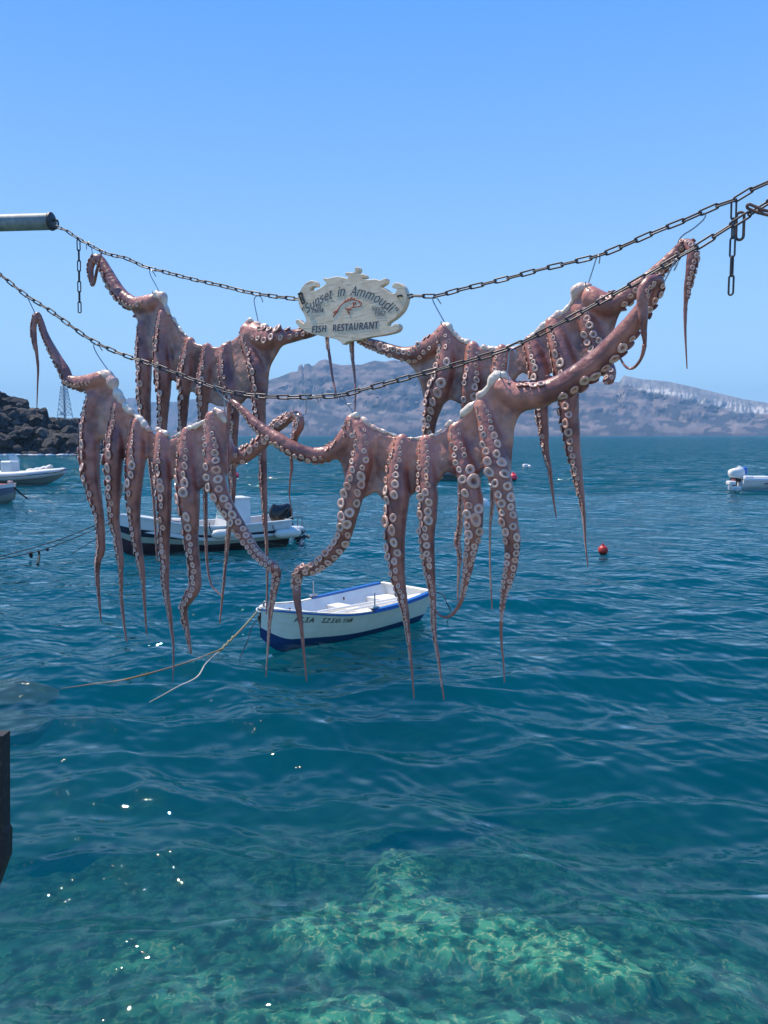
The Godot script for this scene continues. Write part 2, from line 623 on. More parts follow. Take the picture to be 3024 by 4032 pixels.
	for a in 161:
		var px := lerpf(300.0, 1500.0, a / 160.0)
		var bearing := (px - 1512.0) / FOCAL
		for b in 17:
			var t := b / 16.0
			var d := 3900.0 + 420.0 * t
			var y := maxf(1.0, (1713.0 - interp(far_crest, px)) / FOCAL * 4300.0) * minf(1.0, pow(t / 0.8, 0.8)) * (1.0 if t <= 0.8 else 1.0 - (t - 0.8) * 2.0)
			d += 70.0 * f.get_noise_2d(px * 1.2, y)
			mb.add(Vector3(bearing * d, y - (3.0 if b == 0 else 0.0), -d), Vector3.UP, purple.lerp(dark, clampf(0.5 + g.get_noise_2d(px, y * 4.0), 0.0, 1.0)))
	for a in 160:
		for b in 16:
			var k := a * 17 + b
			mb.quad(k, k + 1, k + 18, k + 17)
	mb.smooth()
	for k in mb.n.size():
		if mb.n[k].y < 0.0: mb.n[k] = -mb.n[k]
	tag(obj("distant_hills", mb.mesh(), m), "hazy blue headland beyond the low end of the island", "", "", "structure")

# ---------------------------------------------------------------- boats, buoys, ropes
# a hull lofted over stations; prof(t, s): t from stern 0 to bow 1, s from keel 0 to sheer 1, gives half breadth and height
func hull_part(mb: MB, length: float, prof: Callable, s0: float, s1: float, ns: int, nt := 28, lap := 0.0, laps := 1) -> void:
	for side in [1.0, -1.0]:
		for band in laps:
			var a := lerpf(s0, s1, float(band) / laps)
			var b := lerpf(s0, s1, float(band + 1) / laps)
			var f := mb.v.size()
			for k in nt + 1:
				var t := float(k) / nt
				for j in ns + 1:
					var u := float(j) / ns
					var q: Vector2 = prof.call(t, lerpf(a, b, u))
					# each plank stands proud at its lower edge
					var o := lap * (1.0 - u) if laps > 1 else 0.0
					mb.add(Vector3(t * length - length * 0.5, q.y, side * maxf(q.x + o, 0.0)), Vector3.UP)
			var i0 := mb.i.size()
			for k in nt:
				for j in ns:
					var v := f + k * (ns + 1) + j
					mb.i.append_array([v, v + 1, v + ns + 2, v, v + ns + 2, v + ns + 1])
			smooth_patch(mb, f, i0, Vector3(0, 0, side))
			if lap > 0.0 and laps > 1:
				for k in nt:
					var p0: Vector3 = mb.v[f + k * (ns + 1)]
					var p1: Vector3 = mb.v[f + (k + 1) * (ns + 1)]
					mb.flat_quad(p0, p1, p1 - Vector3(0, 0, side * lap), p0 - Vector3(0, 0, side * lap), Vector3.DOWN)

func smooth_patch(mb: MB, f: int, i0: int, out: Vector3) -> void:
	var sum := Vector3.ZERO
	for k in range(f, mb.v.size()): mb.n[k] = Vector3.ZERO
	for k in range(i0, mb.i.size(), 3):
		var fn := (mb.v[mb.i[k + 2]] - mb.v[mb.i[k]]).cross(mb.v[mb.i[k + 1]] - mb.v[mb.i[k]])
		sum += fn
		mb.n[mb.i[k]] += fn; mb.n[mb.i[k + 1]] += fn; mb.n[mb.i[k + 2]] += fn
	var flip := sum.dot(out) < 0.0
	for k in range(f, mb.v.size()):
		mb.n[k] = (mb.n[k] * (-1.0 if flip else 1.0)).normalized() if mb.n[k].length_squared() > 1e-20 else out
	if flip:
		for k in range(i0, mb.i.size(), 3):
			var q := mb.i[k]
			mb.i[k] = mb.i[k + 1]
			mb.i[k + 1] = q

func strip(mb: MB, a: Array, b: Array, out: Vector3) -> void:
	var f := mb.v.size()
	var i0 := mb.i.size()
	for k in a.size():
		mb.add(a[k], out); mb.add(b[k], out)
	for k in a.size() - 1:
		var v := f + k * 2
		mb.i.append_array([v, v + 1, v + 3, v, v + 3, v + 2])
	smooth_patch(mb, f, i0, out)

func heading(root: Node3D, dir: Vector2) -> void:   # bow (+x) towards dir in (x, z)
	root.rotation.y = atan2(-dir.y, dir.x)

func rope(called: String, label: String, category: String, pts: Array, rad: float, m: Material, lay := 0.0, group := "") -> Node3D:
	var root := thing(called, pts[0], label, category, group)
	var p := spline(pts, 0.05 if lay == 0.0 else 0.012)
	var r := []
	for k in p.size():
		p[k] = p[k] - root.position
		r.append(rad * (1.0 + (lay if k % 2 == 0 else -lay)))
	var mb := MB.new()
	mb.tube(p, r, 7)
	obj("strand", mb.mesh(), m, root)
	return root

func pair_outline(prof: Callable, length: float, s: float, side: float, nt: int, inset := 0.0, dy := 0.0, t0 := 0.0, t1 := 1.0) -> Array:
	var out := []
	for k in nt + 1:
		var t := lerpf(t0, t1, float(k) / nt)
		var q: Vector2 = prof.call(t, s)
		out.append(Vector3(t * length - length * 0.5, q.y + dy, side * maxf(q.x - inset, 0.0)))
	return out

func build_dinghy() -> void:
	var L := 3.08
	var bow := on_level(1062, 2552, 0.0)
	var dir := Vector2(-0.69, 0.724).normalized()
	var c := bow - Vector3(dir.x, 0, dir.y) * (L * 0.5 - 0.16)
	var root := thing("white_dinghy", Vector3(c.x, 0.02, c.z), "open white dinghy with a blue rail and blue bottom, moored to a rope", "boat")
	heading(root, dir)
	var breadth := func(t: float) -> float:
		return interp([[0.0, 0.57], [0.15, 0.645], [0.35, 0.70], [0.5, 0.695], [0.65, 0.63], [0.78, 0.505], [0.88, 0.345], [0.95, 0.19], [1.0, 0.025]], t)
	var prof := func(t: float, s: float) -> Vector2:
		var b: float = breadth.call(t)
		var sheer := 0.475 - 0.10 * sin(PI * clampf(t * 1.02, 0.0, 1.0)) * 0.75 + 0.10 * smoothstep(0.55, 1.0, t)
		var keel := -0.13 + 0.30 * pow(maxf(0.0, (t - 0.86) / 0.14), 1.6)
		var full := lerpf(0.36, 0.85, smoothstep(0.5, 1.0, t))
		var y := lerpf(keel, sheer, s)
		var x := b * pow(clampf(s, 0.0, 1.0), full) * (1.0 - 0.05 * sin(PI * s))
		return Vector2(x, y)
	var paint := mat("dinghy_white", Color(0.75, 0.74, 0.62), 0.35)
	paint.albedo_texture = noise_tex(256, 0.012, 4, 0.88, 1.03, 71)
	triplanar(paint, 1.2)
	var inside := mat("dinghy_inside", Color(0.84, 0.80, 0.71), 0.45)
	inside.albedo_texture = noise_tex(256, 0.01, 4, 0.86, 1.02, 72)
	triplanar(inside, 1.0)
	var blue := mat("dinghy_blue", Color(0.004, 0.11, 0.36), 0.45)
	var anti := mat("dinghy_bottom", Color(0.008, 0.045, 0.17), 0.6)
	anti.albedo_texture = noise_tex(256, 0.03, 4, 0.7, 1.1, 73)
	triplanar(anti, 1.5)
	var cut := 0.335
	var mb := MB.new()
	hull_part(mb, L, prof, cut, 1.0, 3, 36, 0.010, 4)
	# transom
	var tr := []
	for k in 13:
		var q: Vector2 = prof.call(0.0, lerpf(cut, 1.0, k / 12.0))
		tr.append(Vector3(-L * 0.5, q.y, q.x))
	for k in 12:
		mb.flat_quad(tr[k], tr[k + 1], Vector3(tr[k + 1].x, tr[k + 1].y, -tr[k + 1].z), Vector3(tr[k].x, tr[k].y, -tr[k].z), Vector3.LEFT)
	obj("planked_hull", mb.mesh(), paint, root)
	mb = MB.new()
	hull_part(mb, L, prof, 0.0, cut, 8, 36)
	for k in 12:
		var q0: Vector2 = prof.call(0.0, lerpf(0.0, cut, k / 12.0))
		var q1: Vector2 = prof.call(0.0, lerpf(0.0, cut, (k + 1) / 12.0))
		mb.flat_quad(Vector3(-L * 0.5, q0.y, q0.x), Vector3(-L * 0.5, q1.y, q1.x), Vector3(-L * 0.5, q1.y, -q1.x), Vector3(-L * 0.5, q0.y, -q0.x), Vector3.LEFT)
	obj("bottom", mb.mesh(), anti, root)
	# inner skin, floor
	var inner := func(t: float, s: float) -> Vector2:
		var q: Vector2 = prof.call(minf(t, 0.985), lerpf(0.30, 1.0, s))
		return Vector2(maxf(q.x - 0.045, 0.004), q.y - 0.004)
	mb = MB.new()
	for side in [1.0, -1.0]:
		for k in 30:
			var t0 := 0.015 + 0.965 * k / 30.0
			var t1 := 0.015 + 0.965 * (k + 1) / 30.0
			for j in 6:
				var a0: Vector2 = inner.call(t0, j / 6.0)
				var a1: Vector2 = inner.call(t1, j / 6.0)
				var b0: Vector2 = inner.call(t0, (j + 1) / 6.0)
				var b1: Vector2 = inner.call(t1, (j + 1) / 6.0)
				mb.flat_quad(Vector3(t0 * L - L * 0.5, a0.y, side * a0.x), Vector3(t1 * L - L * 0.5, a1.y, side * a1.x), Vector3(t1 * L - L * 0.5, b1.y, side * b1.x), Vector3(t0 * L - L * 0.5, b0.y, side * b0.x), Vector3(0, 0.3, -side))
	for k in 30:
		var t0 := 0.015 + 0.965 * k / 30.0
		var t1 := 0.015 + 0.965 * (k + 1) / 30.0
		var a0: Vector2 = inner.call(t0, 0.0)
		var a1: Vector2 = inner.call(t1, 0.0)
		mb.flat_quad(Vector3(t0 * L - L * 0.5, a0.y + 0.002, a0.x), Vector3(t1 * L - L * 0.5, a1.y + 0.002, a1.x), Vector3(t1 * L - L * 0.5, a1.y + 0.002, -a1.x), Vector3(t0 * L - L * 0.5, a0.y + 0.002, -a0.x), Vector3.UP)
	var z0: Vector2 = inner.call(0.015, 0.0)
	var z1: Vector2 = inner.call(0.015, 1.0)
	mb.flat_quad(Vector3(-L * 0.485, z0.y, z0.x), Vector3(-L * 0.485, z1.y, z1.x), Vector3(-L * 0.485, z1.y, -z1.x), Vector3(-L * 0.485, z0.y, -z0.x), Vector3.RIGHT)
	obj("inner_skin", mb.mesh(), inside, root)
	# white gunwale cap and blue rub rail
	mb = MB.new()
	for side in [1.0, -1.0]:
		strip(mb, pair_outline(prof, L, 1.0, side, 36, -0.012, 0.006), pair_outline(prof, L, 1.0, side, 36, 0.055, 0.006), Vector3.UP)
	mb.box(Transform3D(Basis(), Vector3(-L * 0.5 + 0.03, 0.477, 0)), Vector3(0.08, 0.022, 1.15), Color.WHITE, 0.006)
	obj("gunwale", mb.mesh(), inside, root)
	for side in [1.0, -1.0]:
		mb = MB.new()
		var o := pair_outline(prof, L, 0.955, side, 40, -0.016, 0.0)
		var r := []
		for k in o.size(): r.append(0.017)
		mb.tube(o, r, 8, Color.WHITE, false, Vector3.UP, 0.6)
		obj("rub_rail", mb.mesh(), blue, root)
	# blue capping planks on the after part of both sides
	for side in [1.0, -1.0]:
		mb = MB.new()
		strip(mb, pair_outline(prof, L, 1.0, side, 14, -0.03, 0.024, 0.03, 0.50), pair_outline(prof, L, 1.0, side, 14, 0.05, 0.024, 0.03, 0.50), Vector3.UP)
		strip(mb, pair_outline(prof, L, 1.0, side, 14, -0.03, 0.024, 0.03, 0.50), pair_outline(prof, L, 1.0, side, 14, -0.03, -0.03, 0.03, 0.50), Vector3(0, 0, side))
		strip(mb, pair_outline(prof, L, 1.0, side, 14, 0.05, 0.024, 0.03, 0.50), pair_outline(prof, L, 1.0, side, 14, 0.05, -0.01, 0.03, 0.50), Vector3(0, 0, -side))
		obj("side_capping", mb.mesh(), blue, root)
		mb = MB.new()
		mb.tube([Vector3(-0.05, 0.42, side * 0.68), Vector3(-0.05, 0.66, side * 0.68)], [0.011, 0.010], 8)
		mb.box(Transform3D(Basis(), Vector3(-0.05, 0.445, side * 0.68)), Vector3(0.14, 0.03, 0.06), Color.WHITE, 0.006)
		obj("thole_pin", mb.mesh(), M["hook_steel"], root)
	# seats
	for s in [[0.66, 0.25, 0.30], [0.385, 0.26, 0.28], [0.09, 0.42, 0.30]]:
		var q: Vector2 = prof.call(s[0], 0.70)
		mb = MB.new()
		var x0: float = s[0] * L - L * 0.5
		var w: float = s[1]
		var qa: Vector2 = prof.call(s[0] - w * 0.5 / L, 0.72)
		var qb: Vector2 = prof.call(s[0] + w * 0.5 / L, 0.72)
		var y: float = s[2]
		for u in [[y, Vector3.UP], [y - 0.03, Vector3.DOWN]]:
			mb.flat_quad(Vector3(x0 - w * 0.5, u[0], qa.x - 0.03), Vector3(x0 + w * 0.5, u[0], qb.x - 0.03), Vector3(x0 + w * 0.5, u[0], -qb.x + 0.03), Vector3(x0 - w * 0.5, u[0], -qa.x + 0.03), u[1])
		for u in [[x0 - w * 0.5, qa.x - 0.03, Vector3.LEFT], [x0 + w * 0.5, qb.x - 0.03, Vector3.RIGHT]]:
			mb.flat_quad(Vector3(u[0], y - 0.14, u[1] * 0.80), Vector3(u[0], y, u[1]), Vector3(u[0], y, -u[1]), Vector3(u[0], y - 0.14, -u[1] * 0.80), u[2])
		obj("thwart", mb.mesh(), inside, root)
	# foredeck and its fittings
	mb = MB.new()
	strip(mb, pair_outline(prof, L, 1.0, 1.0, 10, 0.02, 0.002, 0.90, 1.0), pair_outline(prof, L, 1.0, -1.0, 10, 0.02, 0.002, 0.90, 1.0), Vector3.UP)
	obj("foredeck", mb.mesh(), inside, root)
	mb = MB.new()
	mb.tube([Vector3(L * 0.5 - 0.10, 0.52, 0.05), Vector3(L * 0.5 - 0.10, 0.64, 0.045), Vector3(L * 0.5 - 0.08, 0.66, 0.0), Vector3(L * 0.5 - 0.10, 0.64, -0.045), Vector3(L * 0.5 - 0.10, 0.52, -0.05)], [0.016, 0.016, 0.016, 0.016, 0.016], 8)
	mb.box(Transform3D(Basis(), Vector3(L * 0.5 - 0.06, 0.57, 0)), Vector3(0.16, 0.03, 0.09), Color.WHITE, 0.01)
	obj("bow_cleat", mb.mesh(), M["galvanised"], root)
	mb = MB.new()
	var rollp := []
	for k in 16: rollp.append(Vector3(L * 0.5 + 0.01 + 0.045 * cos(TAU * k / 16.0), 0.555 + 0.025 * sin(TAU * k / 16.0), 0.03 * sin(TAU * k / 16.0)))
	mb.tube(rollp, Array(range(16)).map(func(_k): return 0.011), 6, Color.WHITE, true)
	obj("bow_ring", mb.mesh(), inside, root)
	for q in [[0.80, 0.30], [0.70, 0.34], [0.30, 0.33]]:
		var s: Vector2 = inner.call(q[0], 0.78)
		mb = MB.new()
		mb.box(Transform3D(Basis(), Vector3(q[0] * L - L * 0.5, s.y, s.x - 0.012)), Vector3(0.022, 0.05, 0.02), Color.WHITE, 0.004)
		obj("rowlock_plate", mb.mesh(), M["chain_rust"], root)
	# registration letters on the bow plank (port side faces the quay)
	var navy := mat("registration_blue", Color(0.06, 0.075, 0.13), 0.5)
	var put := func(v: Vector3) -> Vector3:
		var x := L * 0.5 - 0.80 - v.x
		var t := clampf((x + L * 0.5) / L, 0.0, 1.0)
		var s := 0.80 + v.y / 0.62
		var q: Vector2 = prof.call(t, s)
		return Vector3(x, q.y, -(q.x + 0.014 + v.z))
	root.set_meta("n_x", 0)
	lettering(root, "ΑΓ.ΣΑ    ΣΖ.ΣΘ.158", 0.105, false, put, navy, 0.003, "Droid Sans", "registration")
	root.remove_meta("n_x")
	# things lying in it
	var X := root.transform
	var fender := thing("fender", X * Vector3(0.98, 0.20, 0.02), "white fender with a blue end lying in the dinghy bow", "fender")
	fender.basis = root.basis.rotated(Vector3.UP, 0.5)
	var lay := Transform3D(Basis(Vector3.UP, Vector3.RIGHT, Vector3.FORWARD), Vector3(0, 0.09, 0))
	mb = MB.new()
	mb.lathe(lay, [Vector2(0.0, -0.30), Vector2(0.07, -0.28), Vector2(0.095, -0.22), Vector2(0.098, 0.16), Vector2(0.08, 0.21)], 16)
	obj("cushion", mb.mesh(), inside, fender)
	mb = MB.new()
	mb.lathe(lay, [Vector2(0.084, 0.205), Vector2(0.080, 0.25), Vector2(0.05, 0.30), Vector2(0.02, 0.32), Vector2(0.0, 0.325)], 16)
	obj("blue_end", mb.mesh(), blue, fender)
	for k in 2:
		var z := -0.72 + 0.17 * k
		var oar := thing("oar", X * Vector3(-0.35, 0.40, 0.30 + z), ["white oar lying along the dinghy near its quay side rail", "white oar lying along the dinghy nearer the middle"][k], "oar", "oars stowed in the dinghy")
		oar.basis = root.basis.rotated(Vector3.UP, [-0.03, -0.10][k])
		mb = MB.new()
		mb.tube([Vector3(0.95, 0, 0), Vector3(0.7, 0, 0), Vector3(-0.6, 0, 0)], [0.018, 0.022, 0.022], 8)
		obj("shaft", mb.mesh(), inside, oar)
		mb = MB.new()
		mb.tube([Vector3(-0.58, 0, 0), Vector3(-0.70, 0, 0), Vector3(-1.05, 0, 0), Vector3(-1.12, 0, 0)], [0.024, 0.062, 0.075, 0.06], 10, Color.WHITE, false, Vector3.UP, 0.18)
		obj("blade", mb.mesh(), inside, oar)
	var line := mat("rope_cream", Color(0.50, 0.44, 0.30), 0.9)
	var coil := []
	for k in 30:
		var a := k * 0.62
		coil.append(X * Vector3(0.18 + 0.10 * cos(a) + 0.012 * k, 0.345 + 0.004 * k * 0.3, -0.36 + 0.06 * sin(a)))
	rope("loose_rope", "thin cream rope lying on the oars in the dinghy", "rope", coil, 0.006, line)
	# mooring line with its splice and the two tails
	var tipw: Vector3 = X * Vector3(L * 0.5 + 0.03, 0.55, 0)
	var straw := mat("rope_straw", Color(0.36, 0.31, 0.17), 0.9)
	var k1 := at(873, 2556, -tipw.z * 0.985)
	rope("mooring_rope", "doubled yellowish mooring rope from the dinghy bow down to its knot", "rope", [tipw, tipw.lerp(k1, 0.5) - Vector3(0, 0.015, 0), k1], 0.013, straw, 0.28)
	var knot := []
	for k in 26:
		var a := k * 0.95
		knot.append(k1 + (tipw - k1).normalized() * (0.012 * k - 0.05) + Vector3(0.012 * cos(a), 0.018 * sin(a), 0.018 * cos(a)))
	rope("rope_knot", "lumpy knot in the yellowish dinghy mooring rope", "knot", knot, 0.011, straw)
	var w1 := on_level(505, 2673, 0.01)
	rope("mooring_rope", "brown mooring rope running from the knot down into the water", "rope", [k1, k1.lerp(w1, 0.45) - Vector3(0, 0.03, 0), w1, on_level(380, 2692, -0.4), on_level(240, 2712, -1.2)], 0.011, mat("rope_brown", Color(0.26, 0.16, 0.06), 0.9), 0.15)
	var w2 := on_level(700, 2704, 0.0)
	rope("mooring_rope", "pale thin tail of rope hanging from the knot and trailing in the water", "rope", [k1, at(812, 2611, -k1.z * 0.99), at(776, 2665, -w2.z * 1.01), w2, on_level(640, 2738, -0.22), on_level(590, 2765, -0.6)], 0.008, mat("rope_pale", Color(0.52, 0.50, 0.42), 0.9), 0.12)
	var dark := mat("rope_dark", Color(0.03, 0.04, 0.04), 0.9)
	rope("bow_lanyard", "thin dark line hanging from the dinghy bow into the water", "rope", [tipw + Vector3(0.03, -0.10, -0.1), at(995, 2462, -tipw.z), at(972, 2530, -tipw.z * 0.99), on_level(945, 2588, -0.03)], 0.006, dark)
	rope("bow_chain", "weedy line running down the stem of the dinghy", "rope", [X * Vector3(L * 0.5 + 0.012, 0.47, 0.02), X * Vector3(L * 0.5 - 0.05, 0.30, 0.06), X * Vector3(L * 0.5 - 0.14, 0.14, 0.09)], 0.014, dark, 0.3)
	var st: Vector3 = X * Vector3(-L * 0.5 - 0.02, 0.46, -0.30)
	rope("stern_line", "dark line hanging from the dinghy stern into the water", "rope", [st, at(1739, 2339, -st.z), at(1760, 2375, -st.z), on_level(1774, 2402, -0.03)], 0.008, dark, 0.2)

func outboard(root: Node3D, at_: Vector3, scale: float, tilt: float, cowl_m: Material, leg_m: Material) -> Node3D:
	# an engine with its leg tilted out of the water: parts of a boat, +x is forward
	var xf := Transform3D(Basis(Vector3.BACK, tilt).scaled(Vector3.ONE * scale), at_)
	var mb := MB.new()
	var f := mb.v.size()
	# cowl: rounded box swept upward
	for k in 9:
		var t := k / 8.0
		var w := 0.19 * sqrt(maxf(0.0, 1.0 - pow(maxf(0.0, (t - 0.35) / 0.66), 2.4))) * (0.86 + 0.14 * smoothstep(0.0, 0.3, t))
		var l := 0.33 * sqrt(maxf(0.0, 1.0 - pow(maxf(0.0, (t - 0.45) / 0.56), 2.6))) * (0.84 + 0.16 * smoothstep(0.0, 0.35, t))
		for j in 20:
			var a := TAU * j / 20.0
			var cx := signf(cos(a)) * pow(absf(cos(a)), 0.6)
			var sz := signf(sin(a)) * pow(absf(sin(a)), 0.6)
			mb.add(xf * Vector3(-0.06 + cx * l - 0.05 * t, 0.05 + t * 0.44 + 0.10 * t * cx * (1.0 if cx > 0.0 else 0.6), sz * w), Vector3.UP)
	for k in 8:
		for j in 20:
			var a0 := f + k * 20 + j
			var a1 := f + k * 20 + (j + 1) % 20
			mb.i.append_array([a0, a1, a1 + 20, a0, a1 + 20, a0 + 20])
	smooth_all_out(mb, f, xf * Vector3(-0.06, 0.25, 0))
	obj("engine_cowl", mb.mesh(), cowl_m, root)
	mb = MB.new()
	mb.box(xf * Transform3D(Basis(), Vector3(-0.05, -0.02, 0)), Vector3(0.42, 0.16, 0.26), Color.WHITE, 0.03)
	mb.box(xf * Transform3D(Basis(), Vector3(-0.08, -0.32, 0)), Vector3(0.20, 0.55, 0.11), Color.WHITE, 0.03)
	mb.box(xf * Transform3D(Basis(), Vector3(-0.14, -0.58, 0)), Vector3(0.42, 0.03, 0.24), Color.WHITE, 0.01)
	mb.lathe(xf * Transform3D(Basis(Vector3.UP, Vector3.RIGHT, Vector3.FORWARD), Vector3(-0.10, -0.72, 0)), [Vector2(0.0, 0.22), Vector2(0.05, 0.15), Vector2(0.065, 0.0), Vector2(0.055, -0.16), Vector2(0.0, -0.18)], 12)
	mb.box(xf * Transform3D(Basis(), Vector3(-0.08, -0.66, 0)), Vector3(0.16, 0.18, 0.05), Color.WHITE, 0.015)
	mb.box(xf * Transform3D(Basis(), Vector3(-0.04, -0.84, 0)), Vector3(0.18, 0.16, 0.02), Color.WHITE, 0.006)
	obj("engine_leg", mb.mesh(), leg_m, root)
	mb = MB.new()
	for k in 3:
		var q := Basis(Vector3.RIGHT, TAU * k / 3.0)
		var ring := []
		mb.box(xf * Transform3D(q * Basis(Vector3.UP, 0.6), Vector3(-0.30, -0.72, 0) + q * Vector3(0, 0.09, 0)), Vector3(0.09, 0.13, 0.012), Color.WHITE, 0.004)
	obj("propeller", mb.mesh(), M["hook_steel"], root)
	mb = MB.new()
	mb.box(xf * Transform3D(Basis(), Vector3(0.20, -0.10, 0)), Vector3(0.16, 0.26, 0.22), Color.WHITE, 0.02)
	obj("engine_clamp", mb.mesh(), leg_m, root)
	return root

func smooth_all_out(mb: MB, f: int, mid: Vector3) -> void:
	for k in range(f, mb.v.size()): mb.n[k] = Vector3.ZERO
	for k in range(0, mb.i.size(), 3):
		if mb.i[k] < f: continue
		var a := mb.v[mb.i[k]]
		var fn := (mb.v[mb.i[k + 2]] - a).cross(mb.v[mb.i[k + 1]] - a)
		if fn.dot(a - mid) < 0.0:
			var q := mb.i[k + 1]
			mb.i[k + 1] = mb.i[k + 2]
			mb.i[k + 2] = q
			fn = -fn
		mb.n[mb.i[k]] += fn; mb.n[mb.i[k + 1]] += fn; mb.n[mb.i[k + 2]] += fn
	for k in range(f, mb.v.size()): mb.n[k] = mb.n[k].normalized() if mb.n[k].length_squared() > 1e-20 else Vector3.UP

func build_motorboat() -> void:
	var L := 4.62
	var dir := Vector2(-0.87, 0.49).normalized()
	var bow := on_level(500, 2168, 0.0)
	var c := bow - Vector3(dir.x, 0, dir.y) * (L * 0.5 - 0.30)
	var root := thing("motorboat", Vector3(c.x, 0, c.z), "white motorboat with navy and cream hull stripes, small wheelhouse and black outboard", "boat")
	heading(root, dir)
	var prof := func(t: float, s: float) -> Vector2:
		var b := interp([[0.0, 0.80], [0.2, 0.86], [0.45, 0.88], [0.65, 0.78], [0.8, 0.56], [0.92, 0.27], [1.0, 0.03]], t)
		var sheer := 0.66 - 0.06 * sin(PI * t) + 0.30 * smoothstep(0.45, 1.0, t)
		var keel := -0.2 + 0.34 * pow(maxf(0.0, (t - 0.88) / 0.12), 1.5)
		return Vector2(b * pow(s, lerpf(0.30, 0.8, smoothstep(0.5, 1.0, t))), lerpf(keel, sheer, s))
	var white := mat("boat_white", Color(0.70, 0.71, 0.69), 0.35)
	white.albedo_texture = noise_tex(256, 0.012, 4, 0.84, 1.03, 81)
	triplanar(white, 0.9)
	var navy := mat("boat_navy", Color(0.012, 0.016, 0.032), 0.4)
	var cream := mat("boat_cream", Color(0.34, 0.37, 0.29), 0.45)
	cream.albedo_texture = noise_tex(256, 0.03, 4, 0.75, 1.1, 82)
	triplanar(cream, 1.5)
	var oxide := mat("boat_oxide", Color(0.045, 0.016, 0.022), 0.6)
	var black := mat("engine_black", Color(0.012, 0.013, 0.015), 0.25)
	# bands follow the sheer above and the water below
	for band in [["bottom_paint", 0.0, 0.37, oxide], ["cream_stripe", 0.37, 0.52, cream], ["navy_stripe", 0.52, 0.70, navy], ["topsides", 0.70, 1.0, white]]:
		var mb := MB.new()
		hull_part(mb, L, prof, band[1], band[2], 5, 30)
		for k in 6:
			var q0: Vector2 = prof.call(0.0, lerpf(band[1], band[2], k / 6.0))
			var q1: Vector2 = prof.call(0.0, lerpf(band[1], band[2], (k + 1) / 6.0))
			mb.flat_quad(Vector3(-L * 0.5, q0.y, q0.x), Vector3(-L * 0.5, q1.y, q1.x), Vector3(-L * 0.5, q1.y, -q1.x), Vector3(-L * 0.5, q0.y, -q0.x), Vector3.LEFT)
		obj(band[0], mb.mesh(), band[3], root)
	var mb := MB.new()
	for side in [1.0, -1.0]:
		strip(mb, pair_outline(prof, L, 1.0, side, 30, -0.02, 0.01), pair_outline(prof, L, 1.0, side, 30, 0.10, 0.01), Vector3.UP)
		strip(mb, pair_outline(prof, L, 1.0, side, 30, 0.10, 0.01), pair_outline(prof, L, 1.0, side, 30, 0.12, -0.40), Vector3(0, 0, -side))
		strip(mb, pair_outline(prof, L, 1.0, side, 30, -0.02, 0.01), pair_outline(prof, L, 1.0, side, 30, -0.02, -0.03), Vector3(0, 0, side))
	obj("gunwale", mb.mesh(), white, root)
	mb = MB.new()
	strip(mb, pair_outline(prof, L, 1.0, 1.0, 24, 0.1, -0.38, 0.0, 0.8), pair_outline(prof, L, 1.0, -1.0, 24, 0.1, -0.38, 0.0, 0.8), Vector3.UP)
	obj("deck_boards", mb.mesh(), mat("boat_deck", Color(0.42, 0.36, 0.30), 0.8), root)
	mb = MB.new()
	strip(mb, pair_outline(prof, L, 1.0, 1.0, 14, 0.02, 0.0, 0.70, 1.0), pair_outline(prof, L, 1.0, -1.0, 14, 0.02, 0.0, 0.70, 1.0), Vector3.UP)
	obj("foredeck", mb.mesh(), white, root)
	# wheelhouse: walls that lean back, windows on the front and side
	var b0 := [Vector3(-0.50, 0.40, 0.52), Vector3(-1.22, 0.40, 0.52), Vector3(-1.22, 0.40, -0.52), Vector3(-0.50, 0.40, -0.52)]
	var t0 := [Vector3(-0.66, 1.27, 0.48), Vector3(-1.20, 1.27, 0.48), Vector3(-1.20, 1.27, -0.48), Vector3(-0.66, 1.27, -0.48)]
	mb = MB.new()
	for k in 4:
		mb.flat_quad(b0[k], b0[(k + 1) % 4], t0[(k + 1) % 4], t0[k], (b0[k] + b0[(k + 1) % 4]) * Vector3(1, 0, 1) + Vector3(1.72, 0, 0))
	obj("wheelhouse", mb.mesh(), white, root)
	mb = MB.new()
	mb.box(Transform3D(Basis(), Vector3(-0.93, 1.29, 0)), Vector3(0.60, 0.04, 1.02), Color.WHITE, 0.015)
	obj("roof", mb.mesh(), white, root)
	var frame_m := mat("window_frame", Color(0.30, 0.50, 0.55), 0.5)
	var pane_m := mat("window_glass", Color(0.16, 0.22, 0.22), 0.12)
	for w in [[0.34, 0.0, -0.41, 0.02], [-0.02, 0.02, 0.0, 0.0]]:
		var wm := MB.new()
		var fm := MB.new()
		if w[0] > 0.0:
			for zc in [0.22, -0.22]:
				var lean := Basis(Vector3.BACK, 0.18)
				wm.box(Transform3D(lean, Vector3(-0.594, 0.96, zc)), Vector3(0.012, 0.40, 0.34), Color.WHITE, 0.002)
				for e in [[0.0, 0.21, 0.42, 0.03], [0.0, -0.21, 0.42, 0.03]]: fm.box(Transform3D(lean, Vector3(-0.588, 0.96, zc) + lean * Vector3(0, e[1], 0)), Vector3(0.02, 0.03, 0.40), Color.WHITE, 0.003)
				for e in [0.185, -0.185]: fm.box(Transform3D(lean, Vector3(-0.588, 0.96, zc + e)), Vector3(0.02, 0.40, 0.03), Color.WHITE, 0.003)
			obj("windscreen", wm.mesh(), pane_m, root)
			obj("windscreen_frame", fm.mesh(), frame_m, root)
	mb = MB.new()
	mb.tube([Vector3(-1.12, 1.30, 0.40), Vector3(-1.12, 1.37, 0.40), Vector3(-0.74, 1.37, 0.40), Vector3(-0.74, 1.30, 0.40)], [0.013, 0.013, 0.013, 0.013], 6)
